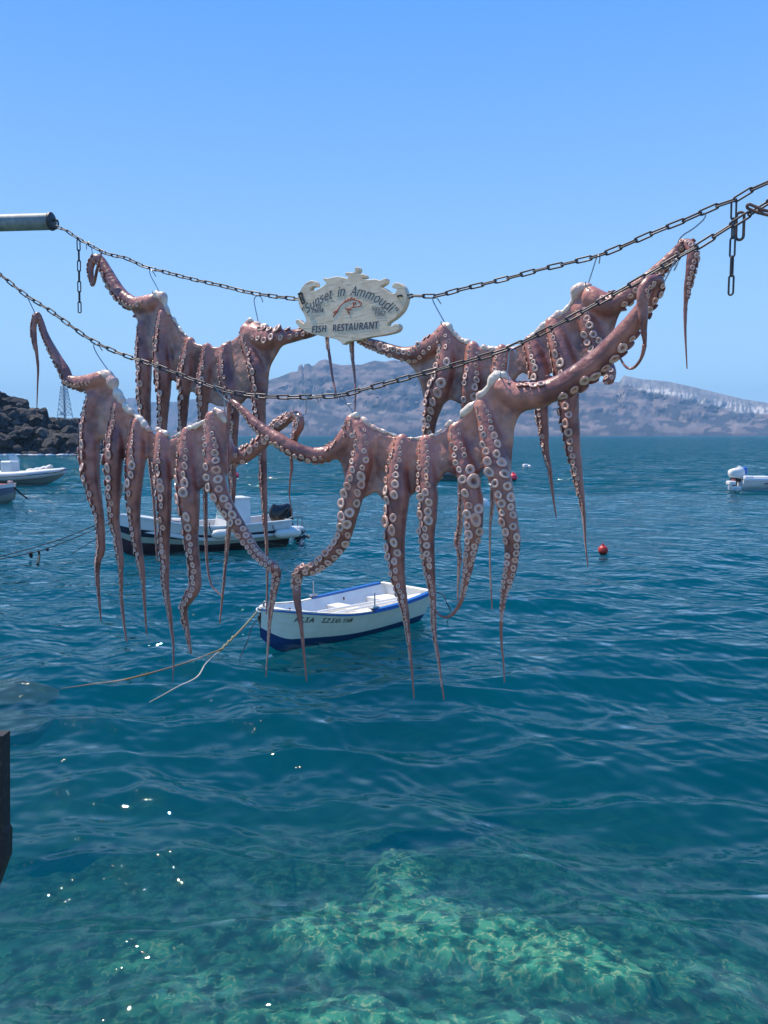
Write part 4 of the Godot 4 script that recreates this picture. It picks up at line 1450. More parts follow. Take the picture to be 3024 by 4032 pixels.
var sucker_mesh := []
func make_suckers() -> void:
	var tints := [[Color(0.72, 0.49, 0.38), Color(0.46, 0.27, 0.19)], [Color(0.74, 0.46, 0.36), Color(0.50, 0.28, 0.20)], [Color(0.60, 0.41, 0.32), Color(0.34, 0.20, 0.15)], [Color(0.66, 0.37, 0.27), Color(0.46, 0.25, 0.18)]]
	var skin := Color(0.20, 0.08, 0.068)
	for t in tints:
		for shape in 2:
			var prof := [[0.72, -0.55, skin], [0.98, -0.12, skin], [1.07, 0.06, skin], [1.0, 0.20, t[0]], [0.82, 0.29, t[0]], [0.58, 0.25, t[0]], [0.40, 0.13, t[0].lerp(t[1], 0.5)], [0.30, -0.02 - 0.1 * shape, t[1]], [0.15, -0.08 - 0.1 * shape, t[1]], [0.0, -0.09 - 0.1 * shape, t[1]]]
			var mb := MB.new()
			var sides := 14
			for k in prof.size():
				for j in sides:
					var a := TAU * j / sides
					var wob := 1.0 + 0.05 * sin(a * 2.0 + shape * 2.0) + 0.04 * sin(a * 3.0 + 1.0)
					mb.add(Vector3(cos(a) * prof[k][0] * wob, prof[k][1], sin(a) * prof[k][0] * wob), Vector3.UP, prof[k][2])
			for k in prof.size() - 1:
				for j in sides:
					var a0 := k * sides + j
					var a1 := k * sides + (j + 1) % sides
					mb.i.append_array([a0, a1, a1 + sides, a0, a1 + sides, a0 + sides])
			mb.smooth()
			var up := 0.0
			for k in range(4 * sides, 6 * sides): up += mb.n[k].y
			if up < 0.0:
				for k in range(0, mb.i.size(), 3):
					var q := mb.i[k]
					mb.i[k] = mb.i[k + 1]
					mb.i[k + 1] = q
				mb.smooth()
			sucker_mesh.append(mb.mesh())

# arms: [points of px, py, width px, (metres towards the quay)], side the suckers face (-1 .. 1), first share with suckers, last share
func octopus(label: String, pl: Dictionary, sd: int, arms: Array, web: Array, flesh: Array) -> Node3D:
	var r := RandomNumberGenerator.new()
	r.seed = sd
	var mot := FastNoiseLite.new()
	mot.seed = sd
	mot.frequency = 9.0
	mot.fractal_octaves = 4
	# local frame: x along the line, y up, z towards the quay; its origin at the hooks
	var top := on_plane(pl, flesh[0][0], flesh[0][1])
	var fr := Transform3D(Basis(pl.u, Vector3.UP, pl.n), top)
	if fr.basis.determinant() < 0.0: fr.basis = Basis(-pl.u, Vector3.UP, pl.n)
	var inv := fr.affine_inverse()
	var paths := []
	var lo := Vector3.ONE * 99.0
	var hi := -lo
	for arm in arms:
		var pts := []
		var src: Array = arm[0]
		for k in src.size():
			var q: Array = src[k]
			var off: float = q[3] if q.size() > 3 else 0.004
			var p: Vector3 = inv * on_plane(pl, q[0], q[1], off)
			pts.append(Vector4(p.x, p.y, p.z, q[2] * 0.52 * px_size(pl, q[0], q[1])))
		var path := []
		var m := pts.size()
		for k in m - 1:
			var a: Vector4 = pts[maxi(k - 1, 0)]
			var b: Vector4 = pts[k]
			var c: Vector4 = pts[k + 1]
			var d: Vector4 = pts[mini(k + 2, m - 1)]
			var cnt := maxi(1, ceili(Vector3(b.x - c.x, b.y - c.y, b.z - c.z).length() / 0.011))
			for j in cnt:
				var u := float(j) / cnt
				var p3 := Vector3(b.x, b.y, b.z).cubic_interpolate(Vector3(c.x, c.y, c.z), Vector3(a.x, a.y, a.z), Vector3(d.x, d.y, d.z), u)
				var rr := lerpf(b.w, c.w, u)
				rr *= 1.0 + 0.05 * mot.get_noise_2d(paths.size() * 7.0, path.size() * 0.35)
				path.append(Vector4(p3.x, p3.y, p3.z, rr))
		path.append(pts[m - 1])
		paths.append(path)
		for q in path:
			if q.w > 0.0045:
				lo = lo.min(Vector3(q.x, q.y, q.z) - Vector3.ONE * (q.w + 0.02))
				hi = hi.max(Vector3(q.x, q.y, q.z) + Vector3.ONE * (q.w + 0.02))
	var wpts := []
	for q in web:
		var p: Vector3 = inv * on_plane(pl, q[0], q[1])
		wpts.append(p)
		lo = lo.min(p - Vector3.ONE * 0.03)
		hi = hi.max(p + Vector3.ONE * 0.03)
	wpts.append(wpts[0])
	wpts = spline(wpts, 0.02)
	var fd := Field.new(lo, hi, 0.005)
	# the web between the arms
	var half := 0.0065
	var poly := PackedVector2Array()
	for p in wpts: poly.append(Vector2(p.x, p.y))
	poly.remove_at(poly.size() - 1)
	var pm := poly.size()
	var plo := Vector2(9, 9)
	var phi := Vector2(-9, -9)
	for p in poly:
		plo = plo.min(p)
		phi = phi.max(p)
	var ix0 := maxi(0, floori((plo.x - 0.02 - fd.o.x) / fd.h))
	var ix1 := mini(fd.nx - 1, ceili((phi.x + 0.02 - fd.o.x) / fd.h))
	var iy0 := maxi(0, floori((plo.y - 0.02 - fd.o.y) / fd.h))
	var iy1 := mini(fd.ny - 1, ceili((phi.y + 0.02 - fd.o.y) / fd.h))
	for y in range(iy0, iy1 + 1):
		var py := fd.o.y + y * fd.h
		for x in range(ix0, ix1 + 1):
			var px := fd.o.x + x * fd.h
			var best := 1.0
			var inside := false
			var a := poly[pm - 1]
			for k in pm:
				var b := poly[k]
				var ex := b.x - a.x
				var ey := b.y - a.y
				var wx := px - a.x
				var wy := py - a.y
				var s := clampf((wx * ex + wy * ey) / (ex * ex + ey * ey + 1e-12), 0.0, 1.0)
				var dx := wx - ex * s
				var dy := wy - ey * s
				best = minf(best, dx * dx + dy * dy)
				if (a.y > py) != (b.y > py) and px < ex * (py - a.y) / ey + a.x: inside = not inside
				a = b
			var sdist := sqrt(best) * (-1.0 if inside else 1.0)
			if sdist > 0.018: continue
			var cz := 0.012 * mot.get_noise_2d(px * 0.45, py * 0.45)
			var e := maxf(sdist + half, 0.0)
			var z0 := maxi(0, floori((cz - 0.022 - fd.o.z) / fd.h))
			var z1 := mini(fd.nz - 1, ceili((cz + 0.022 - fd.o.z) / fd.h))
			for z in range(z0, z1 + 1):
				var dz := fd.o.z + z * fd.h - cz
				fd.put((z * fd.ny + y) * fd.nx + x, sqrt(e * e + dz * dz) - half)
	fd.merge(0.012, false)
	for path in paths:
		for k in path.size() - 1:
			var a: Vector4 = path[k]
			var b: Vector4 = path[k + 1]
			if a.w < 0.0045: break
			fd.capsule(Vector3(a.x, a.y, a.z), Vector3(b.x, b.y, b.z), a.w, maxf(b.w, 0.004), 0.012, 0.85)
		fd.merge(0.014)
	# skin: tan web, darker and redder arms, pinker towards the cut edge
	var edge := []
	for q in flesh:
		edge.append(inv * on_plane(pl, q[0], q[1]))
	var tan := Color(0.540, 0.280, 0.195)
	var mauve := Color(0.420, 0.165, 0.122)
	var wine := Color(0.170, 0.054, 0.050)
	var pink := Color(0.66, 0.27, 0.19)
	var paint := func(p: Vector3) -> Color:
		var da := fd.value(p, 1)
		var c: Color = mauve.lerp(tan, smoothstep(-0.002, 0.022, da))
		var nn := mot.get_noise_3d(p.x, p.y, p.z * 1.5)
		c = c.lerp(wine, clampf(nn * 2.0 + 0.12, 0.0, 0.8))
		var best := 9.0
		for e in edge: best = minf(best, Vector2(p.x - e.x, p.y - e.y).length())
		c = c.lerp(pink, 0.85 * smoothstep(0.10, 0.015, best + 0.03 * nn))
		return c
	var mb := MB.new()
	fd.mesh_into(mb, paint, Transform3D())
	# thread-like ends
	for path in paths:
		var tp := []
		var tr := []
		var tc := []
		for k in path.size():
			var q: Vector4 = path[k]
			if q.w < 0.0056:
				tp.append(Vector3(q.x, q.y, q.z))
				tr.append(maxf(q.w, 0.0014))
				tc.append(mauve.lerp(wine, 0.3 + 0.4 * mot.get_noise_1d(k * 0.05)))
		if tp.size() > 2: mb.tube(tp, tr, 8, Color.WHITE, false, Vector3.BACK, 1.0, tc)
	var body := thing("octopus", top, label, "octopus", "octopuses hung on the chains to dry")
	body.basis = fr.basis
	obj("body", mb.mesh(), M["skin"], body)
	# the pale cut flesh along the upper edge
	var flo := Vector3.ONE * 99.0
	var fhi := -flo
	var fp := []
	for q in flesh:
		var p: Vector3 = inv * on_plane(pl, q[0], q[1], q[3] if q.size() > 3 else 0.004) + Vector3(0, 0.0025, 0)
		var rr: float = q[2] * 1.02 * px_size(pl, q[0], q[1])
		fp.append([p, rr])
		flo = flo.min(p - Vector3.ONE * (rr + 0.02))
		fhi = fhi.max(p + Vector3.ONE * (rr + 0.02))
	var ff := Field.new(flo, fhi, 0.0042)
	for k in fp.size():
		if k < fp.size() - 1 and flesh[k + 1].size() < 5:
			var cnt := maxi(1, ceili((fp[k][0] as Vector3).distance_to(fp[k + 1][0]) / 0.012))
			for j in cnt:
				var u0 := float(j) / cnt
				var u1 := float(j + 1) / cnt
				var p0: Vector3 = (fp[k][0] as Vector3).lerp(fp[k + 1][0], u0)
				var p1: Vector3 = (fp[k][0] as Vector3).lerp(fp[k + 1][0], u1)
				var w0 := clampf(0.80 + 1.2 * mot.get_noise_3d(p0.x * 2.2, p0.y * 2.2, 3.0), 0.30, 1.15)
				var w1 := clampf(0.80 + 1.2 * mot.get_noise_3d(p1.x * 2.2, p1.y * 2.2, 3.0), 0.30, 1.15)
				if maxf(w0, w1) > 0.42: ff.capsule(p0, p1, lerpf(fp[k][1], fp[k + 1][1], u0) * w0, lerpf(fp[k][1], fp[k + 1][1], u1) * w1, 0.009, 0.85)
				if j % 2 == 0: ff.merge(0.006)
		else:
			ff.capsule(fp[k][0], fp[k][0] + Vector3(0.001, 0, 0), fp[k][1], fp[k][1], 0.009, 0.85)
		if flesh[k][2] > 9: ff.capsule(fp[k][0], fp[k][0] + Vector3(0.001, 0, 0), fp[k][1] * 0.95, fp[k][1] * 0.95, 0.009, 0.85)
		ff.merge(0.006)
	var fm := MB.new()
	var cream := Color(0.86, 0.73, 0.58)
	ff.mesh_into(fm, func(p: Vector3) -> Color: return cream.lerp(Color(0.66, 0.36, 0.28), clampf(0.25 + 1.3 * mot.get_noise_3d(p.x * 1.5, p.y * 1.5, p.z + 5.0), 0.0, 0.8)), Transform3D())
	obj("flesh_rim", fm.mesh(), M["flesh"], body)
	# suckers in two rows along every arm
	var all := []
	for ai in arms.size():
		var path: Array = paths[ai]
		var side: float = arms[ai][1]
		var from: float = arms[ai][2] if arms[ai].size() > 2 else 0.0
		var to: float = arms[ai][3] if arms[ai].size() > 3 else 1.0
		var total := 0.0
		for k in path.size() - 1:
			total += Vector3(path[k].x - path[k + 1].x, path[k].y - path[k + 1].y, path[k].z - path[k + 1].z).length()
		var run := 0.0
		var next := from * total
		var row := 0
		for k in path.size() - 1:
			var a: Vector4 = path[k]
			var b: Vector4 = path[k + 1]
			var pa := Vector3(a.x, a.y, a.z)
			var pb := Vector3(b.x, b.y, b.z)
			var seg := pa.distance_to(pb)
			while next < run + seg:
				var u := (next - run) / maxf(seg, 1e-6)
				var c := pa.lerp(pb, u)
				var w := lerpf(a.w, b.w, u)
				var share := next / total
				var grow := clampf(0.45 + share * 2.3, 0.0, 1.0)
				var rad := w * 0.47 * grow * r.randf_range(0.84, 1.10)
				if r.randf() < 0.03 and share > 0.2 and share < 0.45: rad *= 1.45
				if share > to or rad < 0.0011: break
				rad = maxf(rad, 0.0016)
				var t := (pb - pa).normalized()
				var lat := t.cross(Vector3.BACK).normalized()
				if lat.length() < 0.1: lat = Vector3.RIGHT
				var s := 1.0 if row % 2 == 0 else -1.0
				# side: which way, across the view, the underside is turned (left of the page is -1)
				var turn := side * (1.0 if lat.x > 0.0 else -1.0) if absf(lat.x) > 0.35 else side * (1.0 if lat.y > 0.0 else -1.0)
				var phi2 := turn * 0.95 + s * (0.30 + 0.12 * absf(side))
				var dir := (Vector3.BACK * cos(phi2) + lat * sin(phi2)).normalized()
				phi2 += r.randfn(0.0, 0.13)
				dir = (Vector3.BACK * cos(phi2) + lat * sin(phi2)).normalized()
				var p := c + lat * (s * w * lerpf(0.40, 0.27, smoothstep(0.0, 0.35, share)) + turn * w * 0.12 + w * r.randfn(0.0, 0.07))
				var got := false
				if w > 0.0058:
					var q := p
					for step in 40:
						if fd.value(q) > 0.0:
							got = true
							break
						q += dir * 0.0015
					p = q
				if not got: p = c + dir * w * 0.95
				all.append([p + dir * rad * 0.10, dir, rad, t])
				if r.randf() < 0.05: all.pop_back()
				row += 1
				next += maxf(rad * 1.06, w * 0.36) * r.randf_range(0.85, 1.25)
			run += seg
	all.sort_custom(func(x, y): return x[2] > y[2])
	var rest := MB.new()
	for k in all.size():
		var d: Vector3 = (all[k][1] + Vector3(r.randfn(0, 0.14), r.randfn(0, 0.14), 0)).normalized()
		var x: Vector3 = (all[k][3] as Vector3).cross(d).normalized()
		var bs := Basis(x, d, x.cross(d).normalized()).rotated(d, r.randf() * 0.6) * Basis.from_scale(Vector3(r.randf_range(0.76, 1.05), r.randf_range(0.65, 1.25), r.randf_range(0.92, 1.14)) * float(all[k][2]))
		var tr := Transform3D(bs, all[k][0])
		var which := r.randi() % 8
		if k < 290:
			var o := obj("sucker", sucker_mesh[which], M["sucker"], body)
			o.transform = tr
		else:
			var ms: Array = (sucker_mesh[which] as ArrayMesh).surface_get_arrays(0)
			var f := rest.v.size()
			var nb := bs.inverse().transposed()
			for j in ms[Mesh.ARRAY_VERTEX].size():
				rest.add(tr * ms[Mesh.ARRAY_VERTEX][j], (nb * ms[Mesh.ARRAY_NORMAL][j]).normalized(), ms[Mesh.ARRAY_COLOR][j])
			for j in ms[Mesh.ARRAY_INDEX]: rest.i.append(f + j)
	if rest.v.size(): tag(obj("small_suckers", rest.mesh(), M["sucker"], body), "", "", "", "stuff")
	return body

func build_octopuses() -> void:
	make_suckers()
	var m := mat("skin", Color(1, 1, 1), 0.42, 0.0, true)
	m.albedo_texture = noise_tex(256, 0.02, 5, 0.62, 1.12, 41)
	bump(m, noise_tex(256, 0.02, 5, 0.0, 1.0, 42), 0.42)
	triplanar(m, 4.5)
	m.clearcoat_enabled = true
	m.clearcoat = 0.55
	m.clearcoat_roughness = 0.16
	m.backlight_enabled = true
	m.backlight = Color(0.46, 0.30, 0.26)
	m = mat("flesh", Color(1, 1, 1), 0.35, 0.0, true)
	m.clearcoat_enabled = true
	m.clearcoat = 0.5
	m.clearcoat_roughness = 0.15
	m.backlight_enabled = true
	m.backlight = Color(0.5, 0.42, 0.36)
	bump(m, noise_tex(256, 0.02, 4, 0.0, 1.0, 43), 0.5)
	triplanar(m, 6.0)
	m = mat("sucker", Color(1, 1, 1), 0.45, 0.0, true)
	m.backlight_enabled = true
	m.backlight = Color(0.42, 0.28, 0.24)
	m.clearcoat_enabled = true
	m.clearcoat = 0.3
	m.clearcoat_roughness = 0.2
	var F: Dictionary = PL["front"]
	var B: Dictionary = PL["back"]
	octopus("octopus with thick white flesh edge on the lower chain, in front of the motorboat", F, 101, [
		[[[395, 1490, 50], [344, 1505, 56], [306, 1506, 50], [268, 1497, 47], [257, 1465, 46], [233, 1424, 41], [203, 1370, 34], [177, 1316, 29], [160, 1261, 24], [148, 1238, 22, 0.012], [136, 1262, 24, 0.022], [133, 1316, 25, 0.024], [145, 1397, 14, 0.024], [150, 1451, 9, 0.02], [148, 1520, 6, 0.018], [145, 1619, 3, 0.016]], -1.15, 0.04, 0.72],
		[[[365, 1570, 55], [352, 1680, 78], [354, 1771, 82, 0.01], [361, 1880, 68, 0.014], [383, 1988, 45, 0.01], [395, 2060, 34], [398, 2165, 34, -0.005], [387, 2205, 26, -0.005], [384, 2261, 18, -0.01], [388, 2321, 14, -0.01], [395, 2411, 7, -0.01], [398, 2448, 4, -0.01]], -0.75, 0.0],
		[[[465, 1600, 40], [458, 1680, 60], [451, 1745, 72, 0.016], [448, 1825, 72, 0.022], [448, 1934, 56, 0.02], [451, 2042, 40, 0.014], [463, 2120, 32, 0.01], [474, 2200, 28, 0.01], [477, 2261, 18, 0.01], [479, 2351, 13, 0.005], [487, 2442, 10, 0.005], [500, 2529, 4]], -0.5, 0.0],
		[[[545, 1665, 45], [540, 1744, 70, 0.008], [535, 1825, 76, 0.014], [527, 1934, 64, 0.018], [531, 2042, 44, 0.014], [541, 2140, 36, 0.01], [557, 2230, 28, 0.004], [565, 2291, 16], [568, 2351, 12], [574, 2442, 7], [577, 2499, 4]], -0.6, 0.0],
		[[[635, 1712, 40], [638, 1760, 62, 0.008], [639, 1825, 70, 0.014], [646, 1934, 64, 0.02], [649, 2042, 50, 0.02], [647, 2151, 43, 0.012], [651, 2230, 35, 0.01], [654, 2321, 26, 0.01], [668, 2411, 19, 0.006], [675, 2472, 14], [682, 2532, 9], [683, 2623, 5], [680, 2683, 3]], -0.35, 0.0],
		[[[735, 1700, 40], [733, 1771, 66, 0.008], [738, 1880, 82, 0.014], [744, 1961, 88, 0.02], [749, 2042, 72, 0.02], [753, 2120, 56, 0.018], [761, 2180, 50, 0.016], [769, 2261, 46, 0.014], [769, 2310, 46, 0.016], [746, 2351, 42, 0.022], [724, 2390, 33, 0.022], [729, 2442, 27, 0.016], [738, 2484, 18, 0.012], [745, 2532, 16, 0.01], [753, 2569, 10, 0.01]], -0.2, 0.0],
		[[[830, 1640, 40], [835, 1740, 70, 0.01], [845, 1825, 80, 0.018], [853, 1901, 80, 0.022], [874, 1961, 70, 0.022], [903, 2015, 62, 0.018], [936, 2066, 58, 0.014], [965, 2112, 54, 0.01], [1000, 2165, 44, 0.008], [1041, 2207, 42, 0.01], [1080, 2235, 40, 0.01], [1090, 2265, 36, 0.004], [1078, 2330, 29], [1066, 2411, 20], [1058, 2502, 12], [1052, 2592, 7], [1047, 2665, 4]], 0.3, 0.0],
		[[[870, 1690, 60, -0.012], [890, 1765, 70, -0.02], [920, 1795, 66, -0.026], [955, 1795, 62, -0.032], [1000, 1770, 58, -0.04], [1043, 1733, 52, -0.05], [1079, 1690, 46, -0.045], [1115, 1663, 44, -0.035], [1147, 1640, 38, -0.025], [1164, 1632, 34, -0.012], [1181, 1650, 36], [1177, 1680, 42], [1164, 1715, 30, -0.01], [1153, 1765, 20, -0.02], [1147, 1800, 15, -0.02], [1149, 1841, 13, -0.02], [1143, 1890, 8, -0.02], [1140, 1950, 5, -0.02], [1151, 2032, 3, -0.02]], -0.55, 0.15, 0.7],
	], [[310, 1490], [345, 1484], [375, 1470], [400, 1465], [440, 1480], [462, 1520], [490, 1590], [530, 1640], [560, 1665], [600, 1705], [640, 1712], [680, 1728], [715, 1710], [760, 1690], [800, 1668], [835, 1628], [860, 1618], [892, 1650], [900, 1730], [905, 1830], [870, 1900], [840, 1918], [812, 1916], [785, 1925], [735, 1910], [690, 1885], [650, 1850], [588, 1800], [545, 1830], [494, 1808], [460, 1770], [415, 1728], [370, 1745], [330, 1720], [322, 1660], [345, 1608], [350, 1570], [338, 1540], [310, 1525]],
		[[404, 1472, 12], [428, 1482, 19], [444, 1510, 22], [462, 1553, 19], [478, 1578, 18], [496, 1604, 13], [515, 1625, 15], [552, 1655, 16], [585, 1692, 13], [600, 1702, 6], [622, 1695, 13], [655, 1710, 13], [680, 1724, 6], [715, 1712, 8], [745, 1690, 11], [770, 1682, 10], [805, 1664, 7], [832, 1634, 10], [850, 1622, 14], [874, 1636, 15], [888, 1660, 9]])
	octopus("octopus on the lower chain above the white dinghy, one thick arm hauled up high", F, 102, [
		[[[1362, 1715, 60], [1335, 1757, 64], [1293, 1785, 62], [1239, 1792, 60, 0.012], [1187, 1781, 58, 0.025], [1139, 1758, 56, 0.032], [1091, 1728, 52, 0.036], [1043, 1699, 48, 0.036], [1004, 1668, 40, 0.034], [975, 1634, 31, 0.03], [946, 1605, 25, 0.026], [922, 1584, 21, 0.02], [908, 1584, 20, 0.01], [902, 1612, 22], [900, 1660, 14], [898, 1760, 8, 0.012], [897, 1830, 7, 0.025], [899, 1880, 5, 0.03], [905, 1926, 4, 0.03]], -1.2, 0.03, 0.6],
		[[[1412, 1680, 45], [1430, 1740, 66, 0.008], [1422, 1815, 78, 0.014], [1402, 1892, 84, 0.02], [1382, 1982, 80, 0.022], [1368, 2042, 72, 0.02], [1352, 2110, 62, 0.016], [1318, 2168, 60, 0.01], [1269, 2213, 54, 0.006], [1221, 2242, 48, 0.004], [1180, 2250, 46], [1168, 2290, 42, -0.004], [1169, 2351, 32], [1178, 2412, 24], [1187, 2472, 18], [1193, 2532, 13], [1199, 2592, 9], [1207, 2683, 4]], 0.25, 0.0, 0.68],
		[[[1584, 1730, 45], [1575, 1790, 66, 0.008], [1564, 1870, 84, 0.014], [1567, 1952, 92, 0.02], [1563, 2012, 84, 0.022], [1557, 2103, 77, 0.022], [1560, 2175, 68, 0.018], [1565, 2240, 58, 0.014], [1572, 2295, 50, 0.01], [1585, 2351, 37, 0.008], [1597, 2412, 29, 0.006], [1605, 2472, 20], [1614, 2562, 14], [1623, 2653, 9], [1630, 2749, 4]], -0.3, 0.0, 0.85],
		[[[1676, 1732, 42], [1680, 1800, 62, 0.008], [1682, 1870, 72, 0.014], [1687, 1952, 74, 0.02], [1685, 2042, 68, 0.022], [1680, 2105, 62, 0.02], [1685, 2170, 54, 0.014], [1691, 2231, 44, 0.01], [1698, 2291, 34, 0.006], [1705, 2351, 25], [1707, 2412, 23], [1709, 2472, 20], [1716, 2532, 16], [1726, 2592, 13], [1734, 2653, 9], [1748, 2755, 4]], -0.2, 0.0],
		[[[1790, 1690, 42], [1808, 1771, 62, 0.008], [1836, 1862, 74, 0.014], [1861, 1952, 78, 0.02], [1866, 2042, 72, 0.022], [1863, 2095, 64, 0.02], [1857, 2145, 54, 0.014], [1848, 2201, 44, 0.01], [1838, 2261, 36, 0.006], [1828, 2309, 27], [1819, 2351, 22], [1805, 2388, 18], [1781, 2418, 14], [1757, 2430, 11], [1733, 2424, 8], [1718, 2406, 5]], 0.3, 0.0, 0.8],
		[[[1895, 1600, 46], [1915, 1670, 66, 0.008], [1938, 1755, 90, 0.014], [1956, 1838, 98, 0.02], [1980, 1922, 78, 0.024], [1996, 2012, 70, 0.022], [2013, 2095, 66, 0.018], [2017, 2140, 62, 0.014], [2014, 2201, 54, 0.01], [2006, 2255, 50, 0.006], [1993, 2303, 38], [1982, 2351, 26], [1976, 2412, 18], [1973, 2472, 13], [1975, 2532, 10], [1983, 2623, 6], [1986, 2686, 4]], 0.3, 0.0, 0.78],
		[[[1975, 1520, 66], [2035, 1555, 90], [2110, 1555, 96, 0.004], [2200, 1525, 92, 0.006], [2290, 1472, 94, 0.01], [2370, 1408, 92, 0.014], [2440, 1335, 84, 0.02], [2500, 1262, 74, 0.026], [2550, 1190, 64, 0.03], [2585, 1135, 54, 0.034], [2592, 1106, 42, 0.046], [2562, 1106, 44, 0.064], [2536, 1135, 46, 0.074], [2530, 1190, 44, 0.076], [2533, 1254, 36, 0.076], [2535, 1303, 26, 0.074], [2538, 1340, 20, 0.07], [2535, 1375, 16, 0.065], [2523, 1414, 12, 0.06], [2499, 1445, 11, 0.05], [2478, 1452, 10, 0.045], [2458, 1438, 9, 0.04], [2443, 1412, 8, 0.03], [2430, 1378, 6, 0.02]], 1.7, 0.02, 0.7],
		[[[1378, 1652, 34], [1386, 1690, 46], [1395, 1730, 50]], -0.2, 0.0],
	], [[1338, 1752], [1362, 1690], [1377, 1642], [1396, 1634], [1440, 1656], [1470, 1686], [1510, 1700], [1550, 1716], [1584, 1730], [1643, 1729], [1685, 1726], [1735, 1704], [1772, 1675], [1813, 1650], [1850, 1612], [1886, 1572], [1925, 1520], [1960, 1480], [1990, 1486], [2012, 1508], [2040, 1525], [2100, 1522], [2150, 1540], [2160, 1590], [2095, 1608], [2048, 1634], [2026, 1690], [2018, 1790], [2000, 1880], [1950, 1890], [1905, 1842], [1880, 1880], [1838, 1900], [1805, 1885], [1762, 1856], [1736, 1892], [1700, 1915], [1665, 1945], [1634, 1938], [1600, 1965], [1550, 1985], [1515, 1975], [1483, 1938], [1447, 1955], [1400, 1950], [1362, 1890], [1350, 1840], [1332, 1806], [1310, 1790]],
		[[1384, 1642, 10], [1402, 1638, 13], [1432, 1655, 11], [1458, 1680, 8], [1500, 1698, 7], [1540, 1712, 7], [1584, 1728, 4], [1610, 1728, 7], [1648, 1730, 6], [1690, 1722, 5], [1725, 1706, 8], [1762, 1678, 12], [1775, 1666, 12], [1800, 1652, 7], [1825, 1630, 16], [1855, 1606, 16], [1880, 1580, 8], [1890, 1560, 17], [1908, 1548, 11], [1930, 1522, 8], [1946, 1500, 24], [1958, 1484, 21], [1985, 1484, 13], [2004, 1500, 9]])
	octopus("octopus on the upper chain between the steel pipe and the painted sign", B, 103, [
		[[[600, 1190, 60], [565, 1196, 60], [526, 1195, 55], [483, 1168, 58], [450, 1125, 57], [423, 1076, 50], [401, 1035, 42], [386, 1018, 36, 0.01], [368, 1024, 32, 0.02], [357, 1056, 28, 0.026], [360, 1098, 22, 0.03], [366, 1122, 15, 0.03], [374, 1100, 15, 0.034], [382, 1062, 13, 0.04], [393, 1020, 8, 0.04], [402, 988, 6, 0.03]], -1.15, 0.05, 0.8],
		[[[560, 1290, 45], [560, 1380, 60, 0.01], [568, 1440, 64, 0.016], [567, 1542, 58, 0.016], [572, 1625, 48, 0.01], [580, 1730, 32], [594, 1825, 20], [608, 1988, 11], [613, 2097, 8], [619, 2213, 4]], -0.7, 0.0],
		[[[640, 1240, 40], [636, 1340, 60, 0.008], [640, 1430, 70, 0.014], [644, 1500, 66, 0.016], [645, 1575, 50, 0.012], [641, 1660, 40, 0.006], [640, 1780, 26], [645, 1900, 14], [650, 1990, 6]], -0.5, 0.0],
		[[[750, 1345, 36], [738, 1420, 56, 0.008], [730, 1488, 60, 0.012], [726, 1550, 46, 0.01], [723, 1620, 38], [718, 1700, 32], [716, 1800, 22], [722, 1900, 10], [725, 1960, 5]], -0.5, 0.0],
		[[[816, 1368, 36], [812, 1440, 56, 0.008], [803, 1510, 62, 0.012], [800, 1570, 48, 0.008], [801, 1650, 36], [805, 1780, 26], [809, 1934, 18], [812, 2110, 14], [818, 2231, 9], [834, 2303, 7], [871, 2344, 4]], -0.45, 0.0],
		[[[885, 1370, 36], [887, 1460, 60, 0.01], [908, 1542, 58, 0.012], [922, 1620, 42, 0.01], [922, 1720, 32], [917, 1850, 28], [917, 1934, 25], [905, 2060, 21], [894, 2170, 15], [882, 2291, 10], [870, 2412, 6], [865, 2457, 4]], -0.35, 0.0],
		[[[965, 1300, 44], [985, 1380, 58, 0.008], [1012, 1455, 66, 0.014], [1021, 1530, 60, 0.014], [1023, 1612, 50, 0.01], [1030, 1700, 38], [1036, 1800, 32], [1037, 1880, 31], [1042, 1980, 24], [1045, 2060, 19], [1051, 2140, 13], [1053, 2291, 8], [1049, 2418, 4]], -0.6, 0.0],
		[[[1000, 1310, 66], [1040, 1330, 82], [1085, 1328, 68, 0.004], [1130, 1326, 56, -0.015], [1185, 1316, 46, -0.038], [1245, 1302, 36, -0.045], [1275, 1272, 26, -0.045], [1288, 1290, 20, -0.045], [1289, 1340, 16, -0.04], [1299, 1412, 12, -0.02], [1310, 1488, 9, -0.01], [1320, 1535, 7], [1329, 1570, 4]], 0.4, 0.05, 0.7],
	], [[540, 1180], [570, 1176], [604, 1156], [640, 1165], [650, 1205], [680, 1255], [707, 1298], [760, 1343], [814, 1362], [868, 1364], [908, 1344], [941, 1322], [963, 1284], [970, 1260], [1000, 1268], [1040, 1285], [1085, 1300], [1120, 1330], [1095, 1388], [1068, 1434], [1056, 1490], [1045, 1560], [1005, 1580], [976, 1568], [945, 1595], [900, 1600], [852, 1598], [810, 1575], [762, 1545], [725, 1530], [689, 1504], [650, 1470], [613, 1415], [580, 1440], [538, 1420], [536, 1370], [558, 1315], [552, 1270], [530, 1228]],
		[[596, 1172, 13], [618, 1164, 18], [640, 1172, 19], [648, 1194, 11], [664, 1236, 7], [684, 1256, 7, 0.0, 1], [714, 1306, 5], [740, 1330, 4], [870, 1364, 4, 0.0, 1], [905, 1346, 4], [966, 1270, 9, 0.0, 1], [985, 1262, 10], [1020, 1280, 11], [1050, 1290, 9]])
